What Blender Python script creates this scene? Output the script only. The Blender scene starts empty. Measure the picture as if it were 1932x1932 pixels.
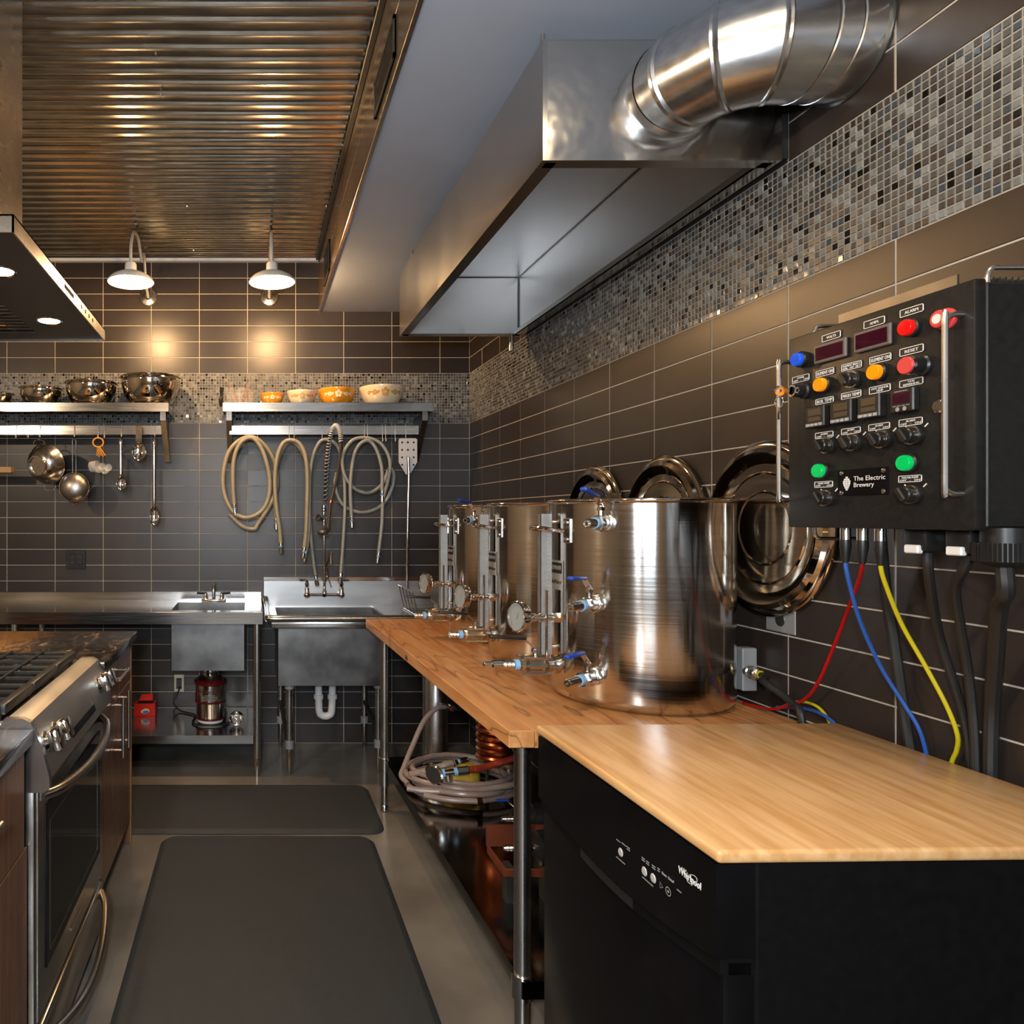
import bpy, bmesh, math, random
from mathutils import Vector, Matrix
random.seed(7)
PI = math.pi
# ------------------------------------------------------------------ camera, world, light, exposure
F, CX, CY, CZ = 1345.0, 477.0, 975.0, 1.414      # focal length / principal point in px of the 1932 frame, eye height in m
scene = bpy.context.scene
COL = scene.collection
cam = bpy.data.objects.new('camera', bpy.data.cameras.new('camera'))
COL.objects.link(cam)
cam.location = (0, 0, CZ)
cam.rotation_euler = (PI / 2, 0, 0)
cam.data.sensor_width = 36
cam.data.lens = 36 * F / 1932
cam.data.shift_x = (966 - CX) / 1932
cam.data.shift_y = (CY - 966) / 1932
cam.data.clip_start = 0.02
scene.camera = cam
world = bpy.data.worlds.new('world'); scene.world = world; world.use_nodes = True
world.node_tree.nodes['Background'].inputs[0].default_value = (0.55, 0.65, 0.8, 1)
world.node_tree.nodes['Background'].inputs[1].default_value = 0.3
scene.view_settings.view_transform = 'Standard'
scene.view_settings.look = 'None'
scene.view_settings.exposure = 0.15
scene.view_settings.gamma = 1.0
scene.view_settings.use_curve_mapping = False
scene.cycles.max_bounces = 8
scene.cycles.glossy_bounces = 5
scene.cycles.diffuse_bounces = 4
scene.cycles.transmission_bounces = 8
scene.cycles.sample_clamp_indirect = 6.0
scene.cycles.caustics_reflective = False
scene.cycles.caustics_refractive = False
scene.cycles.use_denoising = True

def area_light(name, loc, target, size, power, color, size_y=None):
    l = bpy.data.lights.new(name, 'AREA'); l.energy = power; l.color = color
    l.shape = 'RECTANGLE'; l.size = size; l.size_y = size_y or size
    o = bpy.data.objects.new(name, l); COL.objects.link(o); o.location = loc
    o.rotation_euler = (Vector(target) - Vector(loc)).to_track_quat('-Z', 'Y').to_euler()
    return o

def point_light(name, loc, power, color, r=0.03, spot=None, target=None, blend=0.6):
    l = bpy.data.lights.new(name, 'SPOT' if spot else 'POINT'); l.energy = power; l.color = color; l.shadow_soft_size = r
    o = bpy.data.objects.new(name, l); COL.objects.link(o); o.location = loc
    if spot:
        l.spot_size = math.radians(spot); l.spot_blend = blend
        o.rotation_euler = (Vector(target) - Vector(loc)).to_track_quat('-Z', 'Y').to_euler()
    return o

WARM = (1.0, 0.58, 0.25)
SOFTWARM = (1.0, 0.78, 0.54)
# photographer's flash unit on its stand just behind and above the lens
area_light('flash_light', (-0.12, -0.25, 1.62), (0.25, 4.0, 1.25), 0.15, 29, (0.86, 0.93, 1.0))
# daylight through the window in the rear wall behind the photographer
area_light('window_daylight', (-0.35, -3.30, 1.75), (-0.2, 3.0, 1.2), 1.3, 62, (0.72, 0.86, 1.0), 1.5)

# ------------------------------------------------------------------ helpers
def at(px, py, Y): return Vector(((px - CX) / F * Y, Y, CZ - (py - CY) / F * Y))
def atX(px, py, X):
    Y = F * X / (px - CX); return Vector((X, Y, CZ - (py - CY) / F * Y))
def atZ(px, py, Z): return at(px, py, F * (CZ - Z) / (py - CY))
def T(x, y, z): return Matrix.Translation((x, y, z))
def RZ(a): return Matrix.Rotation(a, 4, 'Z')
def RX(a): return Matrix.Rotation(a, 4, 'X')
def RY(a): return Matrix.Rotation(a, 4, 'Y')
def frame(o, z, up=(0, 0, 1)):
    """matrix with origin o, local Z along z, local Y close to up"""
    z = Vector(z).normalized(); up = Vector(up)
    if abs(z.dot(up.normalized())) > 0.99: up = Vector((0, 1, 0))
    x = up.cross(z).normalized(); y = z.cross(x)
    m = Matrix((x, y, z)).transposed().to_4x4(); m.translation = Vector(o); return m

def spline(pts, n=8, closed=False):
    P = [Vector(p) for p in pts]; out = []
    N = len(P)
    rng = range(N if closed else N - 1)
    for i in rng:
        if closed: a, b, c, d = P[(i - 1) % N], P[i], P[(i + 1) % N], P[(i + 2) % N]
        else:
            b, c = P[i], P[i + 1]
            a = P[i - 1] if i else b + (b - c); d = P[i + 2] if i + 2 < N else c + (c - b)
        for k in range(n):
            t = k / n
            out.append(0.5 * ((2 * b) + (c - a) * t + (2 * a - 5 * b + 4 * c - d) * t * t + (3 * b - a - 3 * c + d) * t ** 3))
    if not closed: out.append(P[-1].copy())
    return out

class MB:
    def __init__(s, m=None): s.v = []; s.f = []; s.fm = []; s.m = m or Matrix.Identity(4); s.mi = 0
    def add(s, vs, fs):
        b = len(s.v); s.v += [s.m @ Vector(v) for v in vs]
        for f in fs: s.f.append([b + i for i in f]); s.fm.append(s.mi)
        return s
    def box(s, a, b, bev=0.0, seg=2):
        x0, y0, z0 = [min(p, q) for p, q in zip(a, b)]; x1, y1, z1 = [max(p, q) for p, q in zip(a, b)]
        if bev <= 0:
            return s.add([(x0, y0, z0), (x1, y0, z0), (x1, y1, z0), (x0, y1, z0), (x0, y0, z1), (x1, y0, z1), (x1, y1, z1), (x0, y1, z1)],
                         [(0, 3, 2, 1), (4, 5, 6, 7), (0, 1, 5, 4), (1, 2, 6, 5), (2, 3, 7, 6), (3, 0, 4, 7)])
        bm = bmesh.new(); bmesh.ops.create_cube(bm, size=1)
        for v in bm.verts: v.co = Vector(((x0 + x1) / 2 + v.co.x * (x1 - x0), (y0 + y1) / 2 + v.co.y * (y1 - y0), (z0 + z1) / 2 + v.co.z * (z1 - z0)))
        bmesh.ops.bevel(bm, geom=bm.edges[:], offset=min(bev, 0.49 * min(x1 - x0, y1 - y0, z1 - z0)), segments=seg, profile=0.5, affect='EDGES')
        bm.verts.index_update()
        s.add([v.co.copy() for v in bm.verts], [[v.index for v in f.verts] for f in bm.faces]); bm.free(); return s
    def lathe(s, prof, seg=32, m=None, a0=0.0, a1=2 * PI):
        m = m or Matrix.Identity(4); full = abs(a1 - a0 - 2 * PI) < 1e-6
        n = seg if full else seg + 1; vs = []; fs = []; rows = []
        for r, z in prof:
            if r < 1e-7: rows.append([len(vs)]); vs.append(m @ Vector((0, 0, z)))
            else:
                rows.append(list(range(len(vs), len(vs) + n)))
                for k in range(n):
                    a = a0 + (a1 - a0) * k / seg; vs.append(m @ Vector((r * math.cos(a), r * math.sin(a), z)))
        for p, q in zip(rows, rows[1:]):
            for k in range(seg):
                j = (k + 1) % n if full else k + 1
                if len(p) == 1 and len(q) == 1: continue
                if len(p) == 1: fs.append((p[0], q[j], q[k]))
                elif len(q) == 1: fs.append((p[k], p[j], q[0]))
                else: fs.append((p[k], p[j], q[j], q[k]))
        return s.add(vs, fs)
    def cyl(s, p, q, r, r2=None, seg=16):
        p, q = Vector(p), Vector(q); r2 = r if r2 is None else r2; L = (q - p).length
        return s.lathe([(0, 0), (r, 0), (r2, L), (0, L)], seg, frame(p, q - p))
    def hexa(s, p, q, r): return s.cyl(p, q, r, seg=6)
    def tube(s, pts, r, seg=8, closed=False, caps=True):
        P = [Vector(p) for p in pts]; n = len(P); vs = []; fs = []
        t0 = (P[1] - P[0]).normalized(); up = Vector((0, 0, 1)) if abs(t0.z) < 0.9 else Vector((1, 0, 0))
        x = up.cross(t0).normalized()
        for i in range(n):
            if closed: t = (P[(i + 1) % n] - P[i - 1]).normalized()
            else: t = (P[min(i + 1, n - 1)] - P[max(i - 1, 0)]).normalized()
            x = (x - t * x.dot(t)).normalized(); y = t.cross(x)
            rr = r[i] if isinstance(r, (list, tuple)) else r
            for k in range(seg):
                a = 2 * PI * k / seg; vs.append(P[i] + x * (rr * math.cos(a)) + y * (rr * math.sin(a)))
        for i in range(n if closed else n - 1):
            j = (i + 1) % n
            for k in range(seg):
                l = (k + 1) % seg; fs.append((i * seg + k, i * seg + l, j * seg + l, j * seg + k))
        if caps and not closed:
            fs.append(tuple(range(seg))[::-1]); fs.append(tuple((n - 1) * seg + k for k in range(seg)))
        return s.add(vs, fs)
    def prism(s, poly, z0, z1, m=None):
        m = m or Matrix.Identity(4); n = len(poly)
        vs = [m @ Vector((x, y, z0)) for x, y in poly] + [m @ Vector((x, y, z1)) for x, y in poly]
        return s.add(vs, [tuple(range(n))[::-1], tuple(range(n, 2 * n))] + [(i, (i + 1) % n, n + (i + 1) % n, n + i) for i in range(n)])
    def sphere(s, c, r, seg=16, sc=(1, 1, 1)):
        k = max(4, seg // 2)
        return s.lathe([(r * math.sin(PI * i / k) if 0 < i < k else 0, -r * math.cos(PI * i / k)) for i in range(k + 1)], seg, T(*c) @ Matrix.Diagonal((*sc, 1)))
    def build(s, name, mat, parent=None, angle=32, smooth=True):
        me = bpy.data.meshes.new(name); me.from_pydata(s.v, [], s.f)
        for q in (mat if isinstance(mat, (list, tuple)) else [mat]): me.materials.append(M[q])
        if any(s.fm): me.polygons.foreach_set('material_index', s.fm)
        bm = bmesh.new(); bm.from_mesh(me); bmesh.ops.recalc_face_normals(bm, faces=bm.faces); bm.to_mesh(me); bm.free()
        if smooth:
            me.shade_smooth(); me.set_sharp_from_angle(angle=math.radians(angle))
        return put(name, me, parent)

WM = {}
def put(name, me, parent=None):
    o = bpy.data.objects.new(name, me); COL.objects.link(o); WM[o] = Matrix.Identity(4)
    if parent is not None:
        o.parent = parent; o.matrix_parent_inverse = WM[parent].inverted()
    return o

def tag(o, label, cat, group=None):
    o['label'] = label; o['category'] = cat
    if group: o['group'] = group
    return o

def rebase(o):
    """move the origin of a one-mesh thing to the middle of its base"""
    vs = [v.co for v in o.data.vertices]
    c = Vector(((min(v.x for v in vs) + max(v.x for v in vs)) / 2, (min(v.y for v in vs) + max(v.y for v in vs)) / 2, min(v.z for v in vs)))
    o.data.transform(Matrix.Translation(-c)); o.location = c; WM[o] = Matrix.Translation(c); return o

def thing(name, label, cat, loc=(0, 0, 0), rz=0.0, group=None):
    o = bpy.data.objects.new(name, None); COL.objects.link(o); o.empty_display_size = 0.05
    o.location = loc; o.rotation_euler = (0, 0, rz); WM[o] = T(*loc) @ RZ(rz)
    return tag(o, label, cat, group)

def copy_tree(o, parent=None):
    c = o.copy(); COL.objects.link(c); WM[c] = WM[o].copy()
    if parent is not None: c.parent = parent; c.matrix_parent_inverse = o.matrix_parent_inverse.copy()
    for ch in list(o.children): copy_tree(ch, c)
    return c

def struct(o): o['kind'] = 'structure'; return o

_tc = {}
def text_mesh(sv, size, align='CENTER', depth=0.0004):
    k = (sv, round(size, 5), align)
    if k not in _tc:
        cu = bpy.data.curves.new('lettering', 'FONT'); cu.body = sv; cu.size = size; cu.align_x = align; cu.align_y = 'CENTER'; cu.extrude = depth; cu.resolution_u = 2
        o = bpy.data.objects.new('lettering', cu)
        me = bpy.data.meshes.new_from_object(o); bpy.data.objects.remove(o); _tc[k] = me
    return _tc[k].copy()
def lettering(sv, size, mat, parent, m, align='CENTER', width=None, fn=None, name='lettering'):
    """flat lettering in the local XY plane of matrix m; fn bends it first"""
    me = text_mesh(sv, size, align)
    if width and len(me.vertices):
        xs = [v.co.x for v in me.vertices]; w = max(xs) - min(xs)
        if w > 0: me.transform(Matrix.Diagonal((width / w, 1, 1, 1)))
    if fn:
        for v in me.vertices: v.co = fn(v.co)
    me.transform(m)
    me.materials.clear(); me.materials.append(M[mat]); me.name = name
    return put(name, me, parent)

# ------------------------------------------------------------------ materials
M = {}
def mat(name, col, rough=0.5, metal=0.0, var=0.08, nscale=12.0, stretch=(1, 1, 1), bump=0.0, bscale=None, bstretch=None, rvar=0.06, spec=0.5,
        aniso=0.0, trans=0.0, ior=1.45, coat=0.0, emit=None, estr=0.0, alpha=1.0, col2=None, ramp=None, detail=4.0):
    m = bpy.data.materials.new(name); m.use_nodes = True; nt = m.node_tree; N = nt.nodes; L = nt.links
    b = N['Principled BSDF']; tc = N.new('ShaderNodeTexCoord'); mp = N.new('ShaderNodeMapping'); mp.inputs['Scale'].default_value = stretch
    L.new(tc.outputs['Object'], mp.inputs['Vector'])
    nz = N.new('ShaderNodeTexNoise'); nz.inputs['Scale'].default_value = nscale; nz.inputs['Detail'].default_value = detail; L.new(mp.outputs[0], nz.inputs['Vector'])
    rp = N.new('ShaderNodeValToRGB'); L.new(nz.outputs['Fac'], rp.inputs['Fac'])
    c2 = col2 or tuple(min(1, c * (1 + var)) for c in col); c1 = col if col2 else tuple(c * (1 - var) for c in col)
    lo, hi = ramp or (0.3, 0.7)
    rp.color_ramp.elements[0].position = lo; rp.color_ramp.elements[0].color = (*c1, 1)
    rp.color_ramp.elements[1].position = hi; rp.color_ramp.elements[1].color = (*c2, 1)
    L.new(rp.outputs['Color'], b.inputs['Base Color'])
    mr = N.new('ShaderNodeMapRange'); mr.inputs['To Min'].default_value = max(0.0, rough - rvar); mr.inputs['To Max'].default_value = min(1.0, rough + rvar)
    L.new(nz.outputs['Fac'], mr.inputs['Value']); L.new(mr.outputs[0], b.inputs['Roughness'])
    b.inputs['Metallic'].default_value = metal; b.inputs['IOR'].default_value = ior; b.inputs['Specular IOR Level'].default_value = spec
    b.inputs['Transmission Weight'].default_value = trans; b.inputs['Coat Weight'].default_value = coat; b.inputs['Alpha'].default_value = alpha
    if aniso:
        b.inputs['Anisotropic'].default_value = aniso; b.inputs['Anisotropic Rotation'].default_value = 0.25; tg = N.new('ShaderNodeTangent'); tg.direction_type = 'RADIAL'; tg.axis = 'Z'; L.new(tg.outputs[0], b.inputs['Tangent'])
    if emit: b.inputs['Emission Color'].default_value = (*emit, 1); b.inputs['Emission Strength'].default_value = estr
    if bump:
        bn = N.new('ShaderNodeTexNoise'); bn.inputs['Scale'].default_value = bscale or nscale; bn.inputs['Detail'].default_value = 3
        m2 = N.new('ShaderNodeMapping'); m2.inputs['Scale'].default_value = bstretch or stretch; L.new(tc.outputs['Object'], m2.inputs['Vector']); L.new(m2.outputs[0], bn.inputs['Vector'])
        bp = N.new('ShaderNodeBump'); bp.inputs['Strength'].default_value = bump; bp.inputs['Distance'].default_value = 0.01; L.new(bn.outputs['Fac'], bp.inputs['Height']); L.new(bp.outputs[0], b.inputs['Normal'])
    M[name] = m; return m

STEEL = (0.62, 0.60, 0.57)
mat('steel', STEEL, 0.27, 1, 0.05, 8, (1, 1, 1), 0.03, 6)
mat('steel_table', (0.56, 0.54, 0.51), 0.17, 1, 0.05, 30, (0.2, 6, 6), 0.02, 5)
mat('steel_splash', (0.48, 0.48, 0.48), 0.36, 1, 0.08, 6, (0.4, 3, 3))
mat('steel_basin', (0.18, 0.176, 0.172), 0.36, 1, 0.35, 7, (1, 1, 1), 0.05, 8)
mat('steel_hood', (0.56, 0.54, 0.51), 0.16, 1, 0.05, 4, (1, 1, 1), 0.16, 1.4)
mat('steel_kettle', (0.64, 0.61, 0.57), 0.15, 1, 0.06, 60, (0.05, 0.05, 4), 0.02, 40, (0.05, 0.05, 4), aniso=0.8)
mat('steel_hood_end', (0.62, 0.60, 0.57), 0.15, 1, 0.05, 4, (1, 1, 1), 0.8, 5.0)
mat('steel_inner', (0.80, 0.80, 0.80), 0.34, 1, 0.05, 4)
mat('steel_lid', (0.72, 0.66, 0.58), 0.07, 1, 0.03, 6)
mat('steel_duct', (0.62, 0.62, 0.62), 0.24, 1, 0.12, 14, (0.6, 3, 3), 0.05, 5)
mat('shelf_steel', (0.34, 0.32, 0.30), 0.13, 1, 0.15, 6)
mat('chrome', (0.78, 0.76, 0.74), 0.07, 1, 0.03, 20, rvar=0.03)
mat('chrome_dull', (0.62, 0.60, 0.57), 0.2, 1, 0.1, 40)
mat('bowl_steel', (0.72, 0.66, 0.58), 0.06, 1, 0.03, 6, rvar=0.02)
mat('mesh_steel', (0.40, 0.37, 0.34), 0.35, 1, 0.35, 220)
mat('corrugated_metal', (0.54, 0.53, 0.49), 0.20, 1, 0.12, 10, (1, 1, 1), 0.04, 7)
mat('dark_metal', (0.10, 0.105, 0.10), 0.35, 0.8, 0.1, 12)
mat('bright_trim', (0.85, 0.85, 0.86), 0.35, 0.0, 0.04, 10)
mat('tile', (0.027, 0.0205, 0.0175), 0.35, 0, 0.14, 5, rvar=0.03, spec=0.55)
mat('tile_b', (0.031, 0.0235, 0.020), 0.37, 0, 0.14, 6, rvar=0.03, spec=0.55)
mat('tile_c', (0.024, 0.018, 0.0158), 0.34, 0, 0.14, 4, rvar=0.03, spec=0.55)
mat('grout', (0.46, 0.43, 0.38), 0.85, 0, 0.1, 60)
mat('grout_mosaic', (0.24, 0.235, 0.215), 0.8, 0, 0.1, 60)
MOS = [(0.055, 0.048, 0.045), (0.075, 0.068, 0.062), (0.10, 0.09, 0.08), (0.008, 0.006, 0.005), (0.21, 0.205, 0.185), (0.27, 0.26, 0.235), (0.065, 0.072, 0.082), (0.045, 0.032, 0.027), (0.13, 0.12, 0.11)]
MOSW = [5, 5, 4, 2.2, 3, 2, 2, 2, 2]
for i, c in enumerate(MOS):
    c = (c[0] * 0.76, c[1] * 0.84, c[2] * 0.93)
    mat('mosaic_%d' % i, c, 0.12 if i in (3, 4, 5, 6) else 0.3, 0, 0.15, 90, spec=0.7, coat=0.5 if i in (3, 4, 5) else 0.0)
mat('soffit_paint', (0.44, 0.52, 0.66), 0.7, 0, 0.04, 3)
mat('soffit_face', (0.12, 0.085, 0.06), 0.25, 0.25, 0.14, 3, (1, 0.6, 4))
mat('plaster', (0.42, 0.33, 0.24), 0.8, 0, 0.06, 3)
mat('concrete', (0.18, 0.165, 0.145), 0.24, 0, 0.45, 1.8, bump=0.015, bscale=20, detail=8)
mat('rubber_mat', (0.026, 0.032, 0.038), 0.62, 0, 0.15, 200, bump=0.15, bscale=400)
for i, (a, b) in enumerate([((0.50, 0.205, 0.068), (0.64, 0.32, 0.125)), ((0.53, 0.225, 0.075), (0.66, 0.34, 0.135)), ((0.47, 0.185, 0.060), (0.62, 0.295, 0.112)), ((0.56, 0.25, 0.088), (0.68, 0.365, 0.152))]):
    mat('butcher_%d' % i, a, 0.33, 0, 0, 5, (9, 0.9, 9), 0.01, 40, (6, 0.4, 6), col2=b, ramp=(0.35, 0.68), detail=6, spec=0.45)
    m_ = M['butcher_%d' % i].node_tree; N_, L_ = m_.nodes, m_.links; bs_ = N_['Principled BSDF']; src_ = bs_.inputs['Base Color'].links[0].from_socket
    tc_ = N_.new('ShaderNodeTexCoord'); mp_ = N_.new('ShaderNodeMapping'); mp_.inputs['Scale'].default_value = (5.5, 0.75, 5.5); mp_.inputs['Location'].default_value = (i * 0.37, 0, 0); L_.new(tc_.outputs['Object'], mp_.inputs[0])
    nz_ = N_.new('ShaderNodeTexNoise'); nz_.inputs['Scale'].default_value = 1.6; nz_.inputs['Detail'].default_value = 2.0; L_.new(mp_.outputs[0], nz_.inputs['Vector'])
    rp_ = N_.new('ShaderNodeValToRGB'); el = rp_.color_ramp.elements; el[0].position = 0.470; el[0].color = (0, 0, 0, 1); el[1].position = 0.530; el[1].color = (0, 0, 0, 1)
    e_ = el.new(0.50); e_.color = (0.75, 0.75, 0.75, 1); e_ = el.new(0.49); e_.color = (0.12, 0.12, 0.12, 1); e_ = el.new(0.508); e_.color = (0.10, 0.10, 0.10, 1)
    L_.new(nz_.outputs['Fac'], rp_.inputs[0]); mx_ = N_.new('ShaderNodeMix'); mx_.data_type = 'RGBA'
    L_.new(rp_.outputs[0], mx_.inputs[0]); L_.new(src_, mx_.inputs[6]); mx_.inputs[7].default_value = (0.16, 0.055, 0.018, 1); L_.new(mx_.outputs[2], bs_.inputs['Base Color'])
mat('laminate', (0.58, 0.31, 0.115), 0.30, 0, 0, 6, (9, 0.8, 9), col2=(0.74, 0.46, 0.22), ramp=(0.35, 0.65), detail=6, spec=0.5)
mat('stamp', (0.10, 0.04, 0.015), 0.6)
mat('black_plastic', (0.012, 0.012, 0.012), 0.35, 0, 0.2, 30)
mat('black_gloss', (0.004, 0.004, 0.0045), 0.2, 0, 0.2, 10, rvar=0.03, spec=0.3)
mat('black_satin', (0.003, 0.003, 0.003), 0.55, 0, 0.2, 60, spec=0.2)
mat('panel_black', (0.012, 0.0115, 0.011), 0.42, 0, 0.2, 80, bump=0.02, bscale=300, spec=0.3)
mat('dark_void', (0.004, 0.004, 0.004), 0.7)
mat('white_print', (0.80, 0.80, 0.78), 0.5)
mat('grey_print', (0.30, 0.30, 0.30), 0.5)
mat('black_print', (0.01, 0.01, 0.01), 0.5)
mat('white_enamel', (0.82, 0.80, 0.76), 0.25, 0, 0.03, 10)
mat('bulb_glow', (1, 0.95, 0.85), 0.3, emit=(1.0, 0.80, 0.52), estr=110)
mat('hood_lamp_glow', (1, 1, 1), 0.3, emit=(1.0, 0.90, 0.75), estr=30)
mat('white_plastic', (0.75, 0.75, 0.74), 0.35, 0, 0.03)
mat('cream_plastic', (0.62, 0.56, 0.44), 0.4, 0, 0.03)
mat('grey_box', (0.33, 0.35, 0.37), 0.35, 0.3, 0.05, 20)
mat('light_grey', (0.55, 0.55, 0.55), 0.35, 0.2, 0.05, 20)
mat('tape_blue', (0.25, 0.50, 0.80), 0.5, 0, 0.05)
mat('lever_blue', (0.012, 0.055, 0.34), 0.35, 0, 0.1)
mat('orange_wire', (0.75, 0.30, 0.03), 0.4)
mat('hose_tan', (0.36, 0.31, 0.20), 0.32, 0, 0.06, 20, spec=0.5)
mat('hose_grey', (0.30, 0.31, 0.28), 0.32, 0, 0.06, 20, spec=0.5)
mat('hose_pink', (0.30, 0.225, 0.195), 0.28, 0, 0.06, 20, spec=0.5)
mat('hose_brown', (0.06, 0.045, 0.036), 0.4, 0, 0.1, 20)
mat('copper', (0.70, 0.22, 0.08), 0.22, 1, 0.15, 14)
mat('red_hose', (0.28, 0.03, 0.012), 0.35, 0, 0.2, 20)
mat('sponge', (0.62, 0.42, 0.05), 0.85, 0, 0.2, 30, bump=0.3, bscale=60)
mat('pump_box', (0.13, 0.03, 0.012), 0.5, 0, 0.2, 12)
mat('cable_red', (0.42, 0.006, 0.006), 0.4); mat('cable_blue', (0.02, 0.085, 0.36), 0.4); mat('cable_yellow', (0.52, 0.45, 0.01), 0.4); mat('cable_black', (0.015, 0.015, 0.015), 0.45)
mat('lens_blue', (0.01, 0.08, 0.62), 0.15, coat=0.6, emit=(0.01, 0.10, 0.8), estr=0.25)
mat('lens_orange', (0.85, 0.27, 0.0), 0.15, coat=0.6, emit=(1.0, 0.30, 0.0), estr=0.25)
mat('lens_red', (0.65, 0.005, 0.005), 0.12, coat=0.6, emit=(1.0, 0.01, 0.01), estr=0.2)
mat('lens_green', (0.0, 0.42, 0.09), 0.15, coat=0.6, emit=(0.0, 0.8, 0.15), estr=0.2)
mat('button_red', (0.62, 0.05, 0.05), 0.4)
mat('meter_glass', (0.035, 0.002, 0.012), 0.08, coat=1.0)
mat('meter_bezel', (0.10, 0.085, 0.08), 0.4)
mat('lcd', (0.085, 0.06, 0.035), 0.2)
mat('cabinet_wood', (0.24, 0.115, 0.065), 0.26, 0.3, 0, 4, (14, 14, 0.7), col2=(0.30, 0.155, 0.092), ramp=(0.35, 0.65), detail=5)
mat('cabinet_edge', (0.38, 0.22, 0.10), 0.4, 0, 0.1, 10)
mat('oven_glass', (0.006, 0.006, 0.006), 0.06, 0, 0.1, 5, rvar=0.02)
mat('cast_iron', (0.035, 0.033, 0.032), 0.4, 0.4, 0.2, 60)
mat('range_console', (0.60, 0.58, 0.55), 0.38, 1, 0.05, 6)
mat('range_steel', (0.50, 0.48, 0.45), 0.24, 1, 0.05, 6, (6, 0.3, 6), 0.02, 5)
mat('bowl_orange', (0.80, 0.32, 0.02), 0.15, 0, 0.03, coat=0.5); mat('bowl_cream', (0.80, 0.66, 0.46), 0.15, 0, 0.03, coat=0.5)
mat('flower_gold', (0.50, 0.27, 0.07), 0.3); mat('flower_white', (0.85, 0.70, 0.50), 0.3)
mat('glass', (0.95, 0.97, 0.97), 0.02, trans=1.0, rvar=0.01)
mat('clear_plastic', (0.75, 0.75, 0.72), 0.08, alpha=0.30)
mat('glass_tub', (0.8, 0.8, 0.78), 0.05, alpha=0.10, spec=0.8)
mat('cardboard_red', (0.62, 0.02, 0.012), 0.4, 0, 0.05); mat('print_blue', (0.05, 0.15, 0.55), 0.4); mat('print_yellow', (0.8, 0.55, 0.05), 0.4)
mat('disposer_red', (0.085, 0.003, 0.005), 0.3)
mat('gauge_plate', (0.42, 0.42, 0.41), 0.38, 0.7, 0.1, 50)
mat('nameplate', (0.55, 0.50, 0.44), 0.35, 0.6, 0.05, 30)
mat('dial_face', (0.34, 0.36, 0.35), 0.25, 0, 0.05)
mat('sticker_blue', (0.02, 0.06, 0.22), 0.5)
# granite: dark stone with golden veins
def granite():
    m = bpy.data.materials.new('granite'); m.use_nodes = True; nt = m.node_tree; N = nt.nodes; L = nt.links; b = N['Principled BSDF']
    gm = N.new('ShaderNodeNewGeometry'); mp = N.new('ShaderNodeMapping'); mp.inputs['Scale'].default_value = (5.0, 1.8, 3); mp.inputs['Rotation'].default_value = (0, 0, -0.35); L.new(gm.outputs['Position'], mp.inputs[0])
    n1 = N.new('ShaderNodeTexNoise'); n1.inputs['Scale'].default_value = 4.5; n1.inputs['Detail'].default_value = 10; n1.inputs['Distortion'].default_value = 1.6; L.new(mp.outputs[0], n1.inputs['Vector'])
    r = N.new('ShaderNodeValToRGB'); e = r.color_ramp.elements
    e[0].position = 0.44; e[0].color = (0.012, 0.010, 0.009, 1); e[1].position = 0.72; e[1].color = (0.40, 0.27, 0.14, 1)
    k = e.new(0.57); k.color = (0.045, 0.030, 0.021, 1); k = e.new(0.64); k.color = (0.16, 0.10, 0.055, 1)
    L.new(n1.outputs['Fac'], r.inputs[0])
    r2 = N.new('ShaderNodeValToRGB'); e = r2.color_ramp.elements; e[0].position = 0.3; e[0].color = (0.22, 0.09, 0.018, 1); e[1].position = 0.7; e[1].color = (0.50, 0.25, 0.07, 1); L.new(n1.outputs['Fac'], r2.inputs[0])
    # golden light of the hood lamp, painted into the colour away from the aisle edge
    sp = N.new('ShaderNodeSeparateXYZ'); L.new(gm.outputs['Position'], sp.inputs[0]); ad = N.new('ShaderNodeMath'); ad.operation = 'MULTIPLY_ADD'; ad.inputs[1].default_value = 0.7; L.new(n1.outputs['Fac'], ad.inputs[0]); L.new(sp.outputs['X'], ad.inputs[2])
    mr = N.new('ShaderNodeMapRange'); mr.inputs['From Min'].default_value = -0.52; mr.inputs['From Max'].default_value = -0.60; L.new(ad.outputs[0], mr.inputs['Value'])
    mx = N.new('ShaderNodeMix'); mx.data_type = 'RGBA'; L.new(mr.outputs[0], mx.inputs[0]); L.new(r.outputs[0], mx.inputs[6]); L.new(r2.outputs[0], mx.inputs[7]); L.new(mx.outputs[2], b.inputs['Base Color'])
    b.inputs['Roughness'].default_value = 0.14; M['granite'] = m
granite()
# ------------------------------------------------------------------ the setting
YB, XR, ZC, ZS, XS = 4.454, 1.354, 3.03, 2.695, 0.42   # back wall, right wall, ceiling, soffit underside, soffit face
XL, YN = -4.5, -3.5
def zb(py): return CZ - (py - CY) / F * YB
G = 0.0036
fl = MB().box((XL, YN, -0.1), (XR + 0.1, YB + 0.1, 0)).build('floor', 'concrete'); struct(fl)
wb = MB().box((XL, YB + 0.0013, 0), (XR + 0.1, YB + 0.1, ZC + 0.1)).build('wall_back', 'grout'); struct(wb)
wr = MB().box((XR + 0.0013, YN, 0), (XR + 0.1, YB + 0.003, ZC + 0.1)).build('wall_right', 'grout'); struct(wr)
wl = MB().box((XL - 0.1, YN, 0), (XL, YB + 0.1, ZC + 0.1)).build('wall_left', 'plaster'); struct(wl)
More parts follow.
